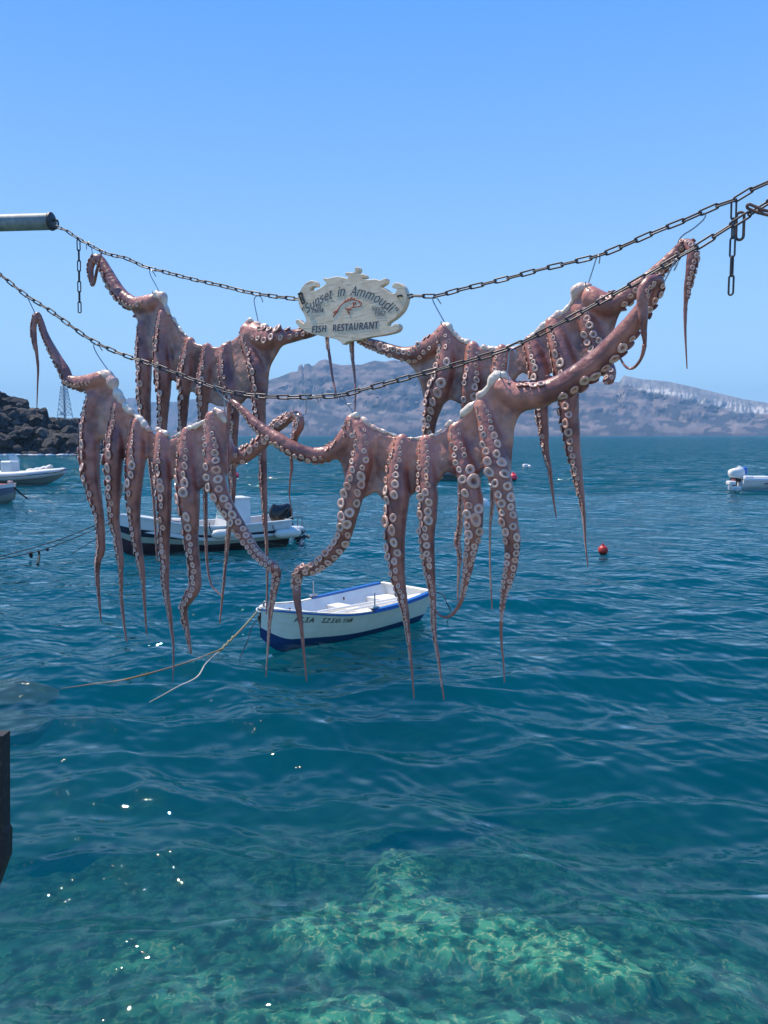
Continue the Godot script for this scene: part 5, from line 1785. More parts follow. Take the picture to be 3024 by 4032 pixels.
	octopus("octopus on the upper chain with a pale round flesh knob and a high hooked arm", B, 104, [
		[[[1735, 1330, 66], [1690, 1365, 70], [1640, 1390, 62], [1590, 1394, 55], [1540, 1380, 48], [1490, 1361, 42, -0.015], [1440, 1345, 35, -0.038], [1405, 1322, 30, -0.045], [1388, 1305, 26, -0.045], [1386, 1347, 21, -0.035], [1389, 1407, 15, -0.02], [1397, 1488, 9, -0.01], [1400, 1542, 7], [1397, 1627, 4]], -0.45, 0.04, 0.8],
		[[[1750, 1300, 46], [1760, 1390, 66, 0.008], [1745, 1480, 80, 0.014], [1722, 1550, 82, 0.018], [1704, 1610, 66, 0.014], [1693, 1670, 50, 0.01], [1690, 1740, 38], [1688, 1830, 20], [1690, 1880, 8]], -0.1, 0.0],
		[[[1862, 1365, 44], [1862, 1440, 66, 0.008], [1855, 1530, 74, 0.014], [1846, 1640, 62, 0.01], [1832, 1770, 42], [1818, 1890, 28], [1814, 2000, 22], [1810, 2075, 25], [1801, 2130, 26], [1810, 2190, 20], [1806, 2261, 12], [1802, 2363, 4]], 0.35, 0.0],
		[[[1975, 1375, 40], [1970, 1440, 60, 0.008], [1965, 1530, 64, 0.01], [1955, 1660, 46], [1944, 1800, 28], [1941, 1895, 22], [1941, 1967, 21], [1936, 2010, 17], [1930, 2075, 10], [1929, 2184, 7], [1931, 2260, 6], [1938, 2400, 4]], 0.3, 0.0],
		[[[2085, 1340, 40], [2105, 1400, 62, 0.008], [2122, 1463, 74, 0.014], [2130, 1540, 64, 0.012], [2133, 1606, 52, 0.008], [2141, 1690, 40], [2149, 1773, 28], [2163, 1840, 20], [2172, 1908, 13], [2181, 1976, 8], [2191, 2040, 4]], -0.75, 0.0],
		[[[2170, 1270, 46], [2195, 1340, 70, 0.01], [2222, 1434, 88, 0.014], [2240, 1522, 80, 0.014], [2241, 1606, 76, 0.012], [2249, 1691, 68, 0.008], [2257, 1765, 58], [2268, 1820, 48], [2276, 1880, 38], [2287, 1942, 28], [2297, 2010, 17], [2302, 2078, 11], [2306, 2145, 7], [2315, 2230, 4]], -0.65, 0.0],
		[[[2290, 1220, 50], [2325, 1300, 72, 0.008], [2360, 1380, 66, 0.01], [2388, 1436, 54, 0.012], [2402, 1468, 48, 0.014], [2400, 1496, 38, 0.02], [2384, 1498, 26, 0.03]], 0.0, 0.0],
		[[[2330, 1170, 80], [2395, 1200, 82], [2450, 1178, 70], [2500, 1140, 62], [2550, 1100, 57], [2600, 1058, 54], [2650, 1008, 48], [2690, 966, 42, 0.004], [2712, 962, 40, 0.014], [2727, 990, 42, 0.022], [2723, 1038, 44, 0.024], [2716, 1086, 36, 0.024], [2706, 1134, 28, 0.022], [2701, 1182, 20, 0.02], [2698, 1230, 15, 0.02], [2698, 1303, 10, 0.02], [2701, 1375, 7, 0.02], [2705, 1452, 4, 0.02]], 1.25, 0.06, 0.72],
	], [[1662, 1366], [1700, 1326], [1722, 1300], [1742, 1276], [1765, 1280], [1790, 1318], [1810, 1342], [1862, 1362], [1905, 1372], [1950, 1380], [1988, 1370], [2036, 1360], [2084, 1332], [2122, 1308], [2138, 1288], [2176, 1262], [2222, 1236], [2255, 1196], [2270, 1160], [2290, 1125], [2325, 1124], [2350, 1150], [2372, 1166], [2410, 1160], [2438, 1200], [2432, 1250], [2416, 1295], [2404, 1350], [2390, 1420], [2340, 1440], [2290, 1470], [2220, 1495], [2172, 1466], [2140, 1490], [2100, 1490], [2056, 1468], [2025, 1500], [1990, 1540], [1930, 1590], [1870, 1600], [1810, 1590], [1774, 1574], [1735, 1590], [1690, 1590], [1666, 1565], [1652, 1506], [1628, 1456], [1604, 1422]],
		[[1744, 1282, 9], [1766, 1288, 12], [1784, 1312, 9], [1815, 1342, 6], [1842, 1350, 11], [1862, 1362, 5], [1905, 1372, 13], [1930, 1376, 8], [1960, 1378, 8], [2000, 1366, 7], [2040, 1356, 6], [2085, 1332, 6], [2120, 1306, 9], [2140, 1288, 16], [2170, 1266, 15], [2200, 1242, 18], [2226, 1228, 9], [2258, 1182, 7], [2272, 1150, 22], [2286, 1136, 22], [2316, 1132, 14], [2338, 1146, 9]])

# ---------------------------------------------------------------- chains, hooks, pipe, sign
func link_mesh(pitch: float, wire: float, half_w: float) -> ArrayMesh:
	var p := []
	var r := []
	var half := pitch * 0.5 + wire - half_w
	for s in [0, 1]:
		for k in 9:
			var a: float = PI * k / 8.0 - PI * 0.5 + PI * s
			p.append(Vector3(cos(a) * half_w + (half if s == 0 else -half), sin(a) * half_w, 0))
			r.append(wire)
	var mb := MB.new()
	mb.tube(p, r, 8, Color.WHITE, true, Vector3.BACK)
	return mb.mesh()

func chain(called: String, label: String, pts: Array, pitch: float, mesh: Mesh, mats: Array, roll: float, group: String) -> Node3D:
	var root := thing(called, pts[0], label, "chain", group)
	var path := spline(pts, 0.01)
	var total := 0.0
	for k in path.size() - 1: total += (path[k] as Vector3).distance_to(path[k + 1])
	var n := maxi(1, roundi(total / pitch))
	var joints := [path[0]]
	var run := 0.0
	var want := total / n
	for k in path.size() - 1:
		var a: Vector3 = path[k]
		var b: Vector3 = path[k + 1]
		var d := a.distance_to(b)
		while want <= run + d + 1e-6 and joints.size() <= n:
			joints.append(a.lerp(b, (want - run) / maxf(d, 1e-6)))
			want += total / n
		run += d
	for k in joints.size() - 1:
		var a: Vector3 = joints[k]
		var b: Vector3 = joints[k + 1]
		var x := (b - a).normalized()
		var z := (EYE - a).normalized()
		z = (z - x * z.dot(x)).normalized()
		var bs := Basis(x, z.cross(x), z).rotated(x, deg_to_rad(roll + 90.0 * (k % 2) + rng.randf_range(-9, 9)))
		var o := obj("chain_link", mesh, mats[rng.randi() % mats.size()], root)
		o.transform = Transform3D(bs, (a + b) * 0.5 - pts[0])
	return root

func on_chain(pl: Dictionary, list: Array, off := 0.0) -> Array:
	var out := []
	for q in list: out.append(on_plane(pl, q[0], q[1], off))
	return out

func hook(label: String, pl: Dictionary, list: Array, wire := 0.0017) -> void:
	var p := []
	for q in list: p.append(on_plane(pl, q[0], q[1], q[2] if q.size() > 2 else 0.0))
	var root := thing("meat_hook", p[0], label, "hook", "wire hooks that hold the octopuses")
	p = spline(p, 0.005)
	var r := []
	for k in p.size():
		p[k] = p[k] - root.position
		r.append(wire * (0.5 if k == p.size() - 1 or k == 0 else 1.0))
	var mb := MB.new()
	mb.tube(p, r, 8)
	obj("bent_wire", mb.mesh(), M["hook_steel"], root)

func build_rigging() -> void:
	var F: Dictionary = PL["front"]
	var B: Dictionary = PL["back"]
	var rust := weed_tex(61, [Color(0.035, 0.037, 0.044), Color(0.085, 0.088, 0.098), Color(0.12, 0.105, 0.10), Color(0.17, 0.09, 0.06)], [0.0, 0.5, 0.68, 1.0], 256, 0.02)
	var steel := mat("chain_steel", Color(0.72, 0.72, 0.75), 0.42, 0.3)
	steel.albedo_texture = rust
	triplanar(steel, 9.0)
	var dull := mat("chain_dull", Color(0.6, 0.58, 0.58), 0.55, 0.2)
	dull.albedo_texture = rust
	triplanar(dull, 13.0)
	var rusty := mat("chain_rust", Color(1.5, 0.95, 0.7), 0.85, 0.1)
	rusty.albedo_texture = rust
	triplanar(rusty, 11.0)
	mat("hook_steel", Color(0.33, 0.36, 0.38), 0.35, 0.7)
	var galv := mat("galvanised", Color(1, 1, 1), 0.6, 0.3)
	galv.albedo_texture = weed_tex(62, [Color(0.13, 0.17, 0.17), Color(0.21, 0.25, 0.25), Color(0.30, 0.34, 0.33)], [0.0, 0.5, 1.0], 256, 0.02)
	triplanar(galv, 5.0)
	var mesh_f := link_mesh(0.0385, 0.0024, 0.0057)
	var mesh_b := link_mesh(0.0415, 0.0025, 0.0059)
	chain("hanging_chain", "long lower chain sagging in front of the boats, up to the high end", on_chain(F, [[-520, 700], [-300, 862], [-90, 1017], [0, 1081], [103, 1163], [184, 1214], [263, 1271], [342, 1328], [429, 1374], [521, 1410], [618, 1442], [711, 1477], [841, 1526], [908, 1545], [1017, 1559], [1125, 1564], [1234, 1562], [1342, 1557], [1413, 1538], [1521, 1510], [1641, 1477], [1701, 1463], [1822, 1429], [1952, 1390], [2019, 1366], [2142, 1306], [2268, 1241], [2332, 1205], [2400, 1168], [2463, 1133], [2530, 1095], [2595, 1057], [2670, 1013], [2735, 978], [2803, 936], [2872, 892], [2947, 845], [3015, 804], [3120, 736], [3320, 598], [3560, 420]]), 0.0385, mesh_f, [steel, steel, dull], 24.0, "chains strung over the water")
	chain("hanging_chain", "upper chain from the ring on the steel pipe to the painted sign", on_chain(B, [[222, 893], [261, 908], [305, 938], [360, 968], [423, 1000], [494, 1016], [567, 1049], [645, 1070], [760, 1100], [881, 1127], [968, 1149], [1052, 1163], [1120, 1172], [1196, 1180]]), 0.0415, mesh_b, [steel, dull, dull], 34.0, "chains strung over the water")
	chain("hanging_chain", "upper chain rising from the painted sign past the pale flesh knob to the high end", on_chain(B, [[1580, 1175], [1625, 1164], [1713, 1166], [1812, 1140], [1916, 1116], [2024, 1089], [2133, 1060], [2246, 1034], [2359, 1006], [2467, 963], [2583, 912], [2699, 866], [2817, 813], [2894, 787], [2942, 755], [3024, 719], [3130, 668], [3330, 570], [3580, 440]]), 0.0415, mesh_b, [steel, dull, dull], 22.0, "chains strung over the water")
	chain("dangling_chain", "short chain end hanging straight down beside the steel pipe", on_chain(B, [[309, 945], [311, 1020], [312, 1110], [314, 1230]], -0.004), 0.0415, mesh_b, [dull], 12.0, "loose chain ends")
	chain("dangling_chain", "loose chain end hanging down where the two chains come close together", on_chain(B, [[2890, 786], [2887, 880], [2883, 1000], [2877, 1160]], -0.004), 0.0415, mesh_b, [steel, dull], 30.0, "loose chain ends")
	chain("dangling_chain", "single brown chain link hanging beside the loose chain end", on_chain(B, [[2915, 843], [2912, 938]], -0.02), 0.062, link_mesh(0.058, 0.0034, 0.0085), [rusty], 8.0, "loose chain ends")
	chain("dangling_chain", "thick rusty links wrapped over the high end of the lower chain", on_chain(F, [[2946, 812], [2962, 803], [2992, 830], [3022, 852], [3052, 846]], 0.012), 0.026, link_mesh(0.026, 0.0031, 0.0055), [rusty], 45.0, "loose chain ends")
	# hooks
	hook("wire hook at the curled arm next to the steel pipe", B, [[341, 984], [341, 965, 0.004], [347, 953], [355, 957], [362, 985], [368, 1016], [376, 1026, -0.01], [385, 1000, -0.01]])
	hook("wire hook in the white flesh above the curled arm, left of the upper octopus", B, [[615, 1090], [600, 1068, 0.006], [590, 1064], [593, 1085], [612, 1120], [628, 1152], [626, 1166, -0.02], [604, 1160, 0.012], [601, 1146, 0.016]])
	hook("wire hook nearest the sign on its pipe side, in a brown peak", B, [[1035, 1191], [1029, 1172, 0.006], [1014, 1165], [1001, 1178], [1005, 1212], [1015, 1258], [1016, 1275, -0.02], [1006, 1280, 0.01]])
	hook("wire hook nearest the sign on its high side, in a pink peak", B, [[1737, 1198], [1722, 1176, 0.006], [1708, 1169], [1704, 1182], [1726, 1226], [1750, 1270], [1748, 1286, -0.02], [1738, 1276, 0.014], [1737, 1264, 0.018]])
	hook("wire hook in the pale round flesh knob under the upper chain", B, [[2358, 1040], [2362, 1016, 0.005], [2358, 1006], [2350, 1012], [2334, 1062], [2316, 1117], [2312, 1134, -0.02], [2306, 1122, 0.018], [2306, 1108, 0.022]])
	hook("long wire hook curving to the topmost arm bend at the high end", B, [[2768, 838, 0.006], [2778, 846], [2769, 866], [2730, 900], [2690, 926], [2672, 950], [2672, 970, -0.01], [2688, 968, 0.02]])
	hook("wire hook at the low end of the lower chain, above the lava rocks", F, [[98, 1172, 0.004], [104, 1164], [110, 1174], [124, 1204], [139, 1236], [146, 1256, 0.014], [158, 1252, 0.026]])
	hook("wire hook in the white flesh of the octopus above the lava rocks", F, [[404, 1382], [390, 1362, 0.006], [375, 1354], [369, 1364], [386, 1400], [428, 1462], [436, 1482, -0.02], [420, 1490, 0.014]])
	hook("wire hook in the white capped peak under the lowest chain part", F, [[905, 1566, 0.008], [897, 1552, 0.004], [886, 1556], [884, 1580], [885, 1616], [882, 1640, -0.012], [846, 1632, 0.016], [841, 1608, 0.018]])
	hook("wire hook under the sag of the lower chain, holding the suckered arm bend", F, [[842, 1512, 0.006], [848, 1524, 0.002], [868, 1552], [900, 1584, 0.006], [908, 1598, 0.012], [918, 1592, 0.024]])
	hook("big round wire hook holding the crossing arm under the middle of the lower chain", F, [[1256, 1589, -0.006], [1248, 1568], [1228, 1557], [1210, 1568], [1204, 1590], [1207, 1610], [1200, 1630], [1185, 1640, 0.012], [1163, 1634, 0.02], [1153, 1608, 0.022]])
	hook("wire hook with a round eye over the peak above the white dinghy", F, [[1388, 1588, 0.006], [1370, 1592, 0.006], [1347, 1582], [1338, 1566], [1347, 1556, 0.006], [1356, 1570], [1376, 1602], [1394, 1630], [1398, 1648, -0.012]])
	hook("wire hook in the yellowish flesh knob of the octopus above the dinghy", F, [[2029, 1417], [2031, 1390, 0.006], [2020, 1374], [2006, 1386], [2002, 1425], [1996, 1472], [1988, 1496, -0.02], [1973, 1488, 0.024], [1971, 1464, 0.026]])
	hook("wire hook holding the heavy bare arm end at the high end of the lower chain", F, [[2653, 1067], [2668, 1036, 0.006], [2670, 1020], [2660, 1022], [2636, 1070], [2612, 1115], [2604, 1132, 0.02], [2596, 1118, 0.05]])
	hook("small wire hook tying two arm bends together above the dinghy bow", F, [[1082, 2236, 0.014], [1083, 2221, 0.012], [1094, 2215, 0.006], [1110, 2219], [1126, 2238], [1141, 2258], [1154, 2262, 0.01], [1168, 2246, 0.016], [1164, 2221, 0.018]])
	# galvanised pipe with its ring
	var e0 := at(206, 872, 3.78)
	var pipe := thing("steel_pipe", e0, "galvanised steel pipe holding the upper chain at its capped end", "pipe")
	var ax := Vector3(-1.0, -0.002, -0.10).normalized()
	var xf := Transform3D(Basis(ax.cross(Vector3.FORWARD).normalized(), ax, ax.cross(ax.cross(Vector3.FORWARD)).normalized()), Vector3.ZERO)
	var mb := MB.new()
	mb.lathe(xf, [Vector2(0.030, 0.004), Vector2(0.0355, 0.004), Vector2(0.0365, 0.012), Vector2(0.0365, 1.6)], 28)
	obj("tube", mb.mesh(), galv, pipe)
	mb = MB.new()
	mb.lathe(xf, [Vector2(0.0, -0.004), Vector2(0.034, -0.004), Vector2(0.0395, 0.0), Vector2(0.040, 0.008), Vector2(0.037, 0.013)], 28)
	obj("end_cap", mb.mesh(), dull, pipe)
	mb = MB.new()
	var rp := []
	var rr := []
	for k in 16:
		var a := TAU * k / 16.0
		rp.append(Vector3(0.014 + cos(a) * 0.0155, -0.012 + sin(a) * 0.020, 0.008 * cos(a)))
		rr.append(0.0042)
	mb.tube(rp, rr, 8, Color.WHITE, true, Vector3.BACK)
	obj("eye_ring", mb.mesh(), dull, pipe)
	build_sign(B)

# lettering: a TextMesh whose points are put through a bend and a slant
func lettering(root: Node3D, text: String, size: float, bold: bool, place: Callable, m: Material, depth := 0.0012, face := "Droid Sans", called := "lettering") -> void:
	var tm := TextMesh.new()
	var f := SystemFont.new()
	f.font_names = PackedStringArray([face])
	f.font_weight = 700 if bold else 400
	tm.font = f
	tm.text = text
	tm.font_size = 64
	tm.pixel_size = size / 64.0
	tm.depth = depth
	var a := tm.get_mesh_arrays()
	var v: PackedVector3Array = a[Mesh.ARRAY_VERTEX]
	var n: PackedVector3Array = a[Mesh.ARRAY_NORMAL]
	for k in v.size():
		v[k] = place.call(v[k])
	a[Mesh.ARRAY_VERTEX] = v
	a[Mesh.ARRAY_NORMAL] = n
	a[Mesh.ARRAY_TANGENT] = null
	a[Mesh.ARRAY_TEX_UV2] = null
	var am := ArrayMesh.new()
	am.add_surface_from_arrays(Mesh.PRIMITIVE_TRIANGLES, a)
	obj(called, am, m, root)

func build_sign(B: Dictionary) -> void:
	var out := [[1128, 97], [1139, 104], [1143, 122], [1134, 138], [1150, 150], [1172, 148], [1188, 158], [1192, 172], [1174, 180], [1160, 174], [1170, 184], [1210, 190], [1260, 186], [1298, 195], [1322, 184], [1338, 181], [1341, 203], [1326, 224], [1300, 240], [1330, 256], [1365, 282], [1395, 290], [1416, 276], [1414, 256], [1392, 252], [1384, 236], [1400, 216], [1430, 213], [1464, 236], [1484, 280], [1490, 322], [1480, 370], [1455, 420], [1410, 465], [1360, 500], [1350, 518], [1362, 528], [1384, 526], [1402, 510], [1421, 508], [1437, 525], [1432, 550], [1408, 570], [1330, 590], [1230, 605], [1150, 624], [1088, 633], [1056, 642], [1028, 660], [1010, 641], [975, 621], [900, 604], [800, 580], [750, 560], [712, 532], [690, 507], [685, 488], [702, 478], [720, 492], [740, 506], [757, 500], [760, 475], [740, 430], [716, 390], [703, 340], [704, 305], [720, 268], [748, 225], [790, 198], [820, 200], [836, 220], [830, 240], [806, 241], [791, 258], [800, 275], [840, 265], [900, 226], [907, 213], [890, 195], [888, 176], [912, 181], [960, 171], [1000, 168], [1040, 177], [1060, 183], [1066, 168], [1046, 158], [1048, 140], [1074, 136], [1100, 140], [1116, 126], [1114, 106]]
	var mid := on_plane(B, 800 + 0.5425 * 1090, 1000 + 0.5425 * 400)
	var root := thing("restaurant_sign", mid, "scalloped pale wooden fish restaurant sign with a red fish, hung between two chains", "sign")
	var bs := Basis(B.u, Vector3.UP, B.n)
	if bs.determinant() < 0.0: bs = Basis(-B.u, Vector3.UP, B.n)
	root.basis = bs
	var inv := root.transform.affine_inverse()
	var loc := func(x: float, y: float) -> Vector2:
		var p: Vector3 = inv * on_plane(B, 800 + 0.5425 * x, 1000 + 0.5425 * y, 0.0)
		return Vector2(p.x, p.y)
	var pts := []
	for q in out:
		var p: Vector2 = loc.call(q[0], q[1])
		pts.append(Vector3(p.x, p.y, 0))
	pts.append(pts[0])
	var poly := PackedVector2Array()
	for p in spline(pts, 0.004): poly.append(Vector2(p.x, p.y))
	poly.remove_at(poly.size() - 1)
	if Geometry2D.is_polygon_clockwise(poly): poly.reverse()
	var inner := PackedVector2Array()
	var n := poly.size()
	for k in n:
		var t := (poly[(k + 1) % n] - poly[(k + n - 1) % n]).normalized()
		inner.append(poly[k] + Vector2(-t.y, t.x) * 0.0013)
	var idx := Geometry2D.triangulate_polygon(inner)
	if idx.is_empty():
		inner = poly
		idx = Geometry2D.triangulate_polygon(poly)
	var mb := MB.new()
	var thick := 0.011
	for s in [1.0, -1.0]:
		var f := mb.v.size()
		for p in inner: mb.add(Vector3(p.x, p.y, s * thick), Vector3(0, 0, s))
		for k in range(0, idx.size(), 3): mb.tri(f + idx[k], f + idx[k + 1], f + idx[k + 2])
	for ring in [[inner, thick, poly, thick - 0.0014], [poly, thick - 0.0014, poly, -thick + 0.0014], [poly, -thick + 0.0014, inner, -thick]]:
		var f := mb.v.size()
		for k in n:
			var t := (poly[(k + 1) % n] - poly[(k + n - 1) % n]).normalized()
			var out_n := Vector3(t.y, -t.x, 0)
			if ring[1] > thick - 0.0002: out_n = (out_n + Vector3.BACK).normalized()
			if ring[3] < -thick + 0.0002: out_n = (out_n + Vector3.FORWARD).normalized()
			mb.add(Vector3(ring[0][k].x, ring[0][k].y, ring[1]), out_n)
			mb.add(Vector3(ring[2][k].x, ring[2][k].y, ring[3]), out_n)
		for k in n:
			var k2 := (k + 1) % n
			mb.quad(f + k * 2, f + k2 * 2, f + k2 * 2 + 1, f + k * 2 + 1)
	# weathered paint over plywood grain: horizontal scratches with brown showing
	var grain := FastNoiseLite.new()
	grain.seed = 3
	grain.frequency = 0.02
	grain.fractal_octaves = 4
	var size := 512
	var im := Image.create(size, size, false, Image.FORMAT_RGB8)
	var hm := Image.create(size, size, false, Image.FORMAT_RF)
	for y in size:
		for x in size:
			var g1 := grain.get_noise_2d(x * 0.55, y * 5.5)
			var g2 := grain.get_noise_2d(x * 0.9 + 900.0, y * 0.9)
			var c := Color(0.74, 0.57, 0.37).lerp(Color(0.84, 0.68, 0.46), clampf(0.5 + g2 * 1.5, 0.0, 1.0))
			c = c.lerp(Color(0.34, 0.25, 0.18), smoothstep(0.26, 0.5, g1 + 0.35 * g2) * 0.55)
			c = c.lerp(Color(0.70, 0.66, 0.60), smoothstep(0.25, 0.5, -g1) * 0.4)
			im.set_pixel(x, y, c.linear_to_srgb())
			hm.set_pixel(x, y, Color(0.5 + g1 * 0.5, 0, 0))
	var board := mat("sign_board", Color(1, 1, 1), 0.6)
	board.albedo_texture = ImageTexture.create_from_image(im)
	bump(board, ImageTexture.create_from_image(hm), 0.025)
	triplanar(board, 2.2)
	obj("board", mb.mesh(), board, root)
	# painted writing
	var ink := mat("sign_ink", Color(0.085, 0.088, 0.105), 0.6)
	var red := mat("sign_red", Color(0.40, 0.11, 0.06), 0.6)
	var face := thick + 0.0003
	var base: Vector2 = loc.call(1030, 276)
	var centre: Vector2 = loc.call(1030, 966)
	var radius: float = base.distance_to(centre) * 1.0
	var mm: float = (loc.call(1200, 400) as Vector2).distance_to(loc.call(1100, 400)) / 100.0   # metres per pixel of the close view
	var arch := func(q: Vector3) -> Vector3:
		var x := q.x + q.y * 0.28
		var a := x / radius + 0.082
		var rr := radius + q.y
		return Vector3(centre.x + sin(a) * rr, centre.y + cos(a) * rr, face + (q.z + 0.0006) * 0.5)
	lettering(root, "\"Sunset  in  Ammoudi\"", 74.0 * mm, false, arch, ink, 0.0012, "Droid Sans")
	var flat := func(cx: float, cy: float, tilt: float, slant: float) -> Callable:
		var c: Vector2 = loc.call(cx, cy)
		return func(q: Vector3) -> Vector3: return Vector3(c.x + q.x + q.y * slant, c.y + q.y + q.x * tilt, face + (q.z + 0.0006) * 0.5)
	lettering(root, "tel", 34.0 * mm, false, flat.call(856, 378, -0.02, 0.3), ink, 0.0012, "Droid Serif")
	lettering(root, "71614", 34.0 * mm, true, flat.call(846, 414, -0.04, 0.2), ink)
	lettering(root, "Since", 36.0 * mm, false, flat.call(1284, 398, -0.06, 0.2), ink, 0.0012, "Droid Serif")
	lettering(root, "1982", 36.0 * mm, false, flat.call(1298, 436, -0.06, 0.2), ink)
	lettering(root, "FISH   RESTAURANT", 54.0 * mm, true, flat.call(1038, 536, -0.02, 0.12), ink)
	# the red fish, drawn with a brush
	var fish := MB.new()
	for line in [[[958, 460], [968, 440], [985, 420], [1000, 395], [1030, 362], [1068, 342], [1110, 336], [1145, 345], [1165, 362], [1160, 374], [1140, 384], [1110, 388], [1088, 388]], [[1000, 395], [990, 425], [962, 452], [972, 432], [962, 428], [984, 414]], [[1040, 356], [1048, 340], [1058, 346], [1068, 330], [1076, 338], [1090, 320], [1096, 334], [1108, 326], [1118, 336]], [[1104, 352], [1106, 384]], [[1122, 352], [1108, 370], [1126, 366]], [[1048, 396], [1060, 410], [1056, 398], [1070, 414], [1068, 398], [1084, 412], [1082, 396], [1092, 406]], [[1062, 418], [1072, 436]], [[1076, 420], [1080, 442]], [[1146, 356], [1152, 358]]]:
		var p := []
		var r := []
		for q in line:
			var c: Vector2 = loc.call(q[0], q[1])
			p.append(Vector3(c.x, c.y, face))
		p = spline(p, 0.003)
		for k in p.size(): r.append(0.0021 + 0.0007 * sin(k * 1.7))
		fish.tube(p, r, 6, Color.WHITE, false, Vector3.BACK, 0.35)
	obj("fish_drawing", fish.mesh(), red, root)
	# dark iron eyes where the chains pass through
	for q in [[722, 300], [1442, 316]]:
		var c: Vector2 = loc.call(q[0], q[1])
		mb = MB.new()
		var rp := []
		var rr := []
		for k in 12:
			var a := TAU * k / 12.0
			rp.append(Vector3(c.x + cos(a) * 0.012, c.y + 0.004 * sin(a), sin(a) * 0.016))
			rr.append(0.0032)
		mb.tube(rp, rr, 6, Color.WHITE, true)
		obj("iron_eye", mb.mesh(), M["chain_dull"], root)
	# the loose tail of the chain that lies against the board
	mb = MB.new()
	for q in [[726, 288, 738, 336], [736, 322, 750, 362]]:
		var a: Vector2 = loc.call(q[0], q[1])
		var b: Vector2 = loc.call(q[2], q[3])
		var d := (b - a)
		var s := Vector2(-d.y, d.x).normalized() * 0.005
		mb.tube([Vector3(a.x + s.x, a.y + s.y, thick + 0.006), Vector3(b.x + s.x, b.y + s.y, thick + 0.004), Vector3(b.x - s.x, b.y - s.y, thick + 0.004), Vector3(a.x - s.x, a.y - s.y, thick + 0.006)], [0.0025, 0.0025, 0.0025, 0.0025], 6, Color.WHITE, true, Vector3.BACK)
	obj("chain_tail", mb.mesh(), M["chain_dull"], root)

# ---------------------------------------------------------------- lava headland, light tower, quay
func rock_mesh(sd: int, rough := 0.42, cells := 3, squash := 0.8) -> ArrayMesh:
	var sp := SphereMesh.new()
	sp.radius = 1.0
	sp.height = 2.0
	sp.radial_segments = 22
	sp.rings = 13
	var a := sp.get_mesh_arrays()
	var f := FastNoiseLite.new()
	f.seed = sd
	f.noise_type = FastNoiseLite.TYPE_CELLULAR
	f.cellular_return_type = FastNoiseLite.RETURN_DISTANCE
	f.frequency = 0.55 * cells / 3.0
	var g := FastNoiseLite.new()
	g.seed = sd + 1
	g.frequency = 1.1
	g.fractal_octaves = 3
	var mb := MB.new()
	var v: PackedVector3Array = a[Mesh.ARRAY_VERTEX]
	for p in v:
		var d := 1.0 + rough * (f.get_noise_3dv(p) + 0.3) + 0.30 * rough * 2.0 * g.get_noise_3dv(p)
		var q := p * d
		# knock corners off along a few planes, as broken lava
		for k in 8:
			var n := Vector3(sin(sd * 1.7 + k * 2.1), cos(sd * 0.9 + k * 1.3), sin(sd * 2.3 + k * 0.7 + 1.0)).normalized()
			var e := q.dot(n) - 0.66
			if e > 0.0: q -= n * e * 0.9
		mb.add(q * Vector3(1, squash, 1), p)
	var idx: PackedInt32Array = a[Mesh.ARRAY_INDEX]
	# flat facets
	var out := MB.new()
	for k in range(0, idx.size(), 3):
		var c := mb.v[idx[k]]
		if (mb.v[idx[k + 1]] - c).cross(mb.v[idx[k + 2]] - c).length() > 1e-7:
			out.flat_tri(c, mb.v[idx[k + 1]], mb.v[idx[k + 2]], c)
	return out.mesh()

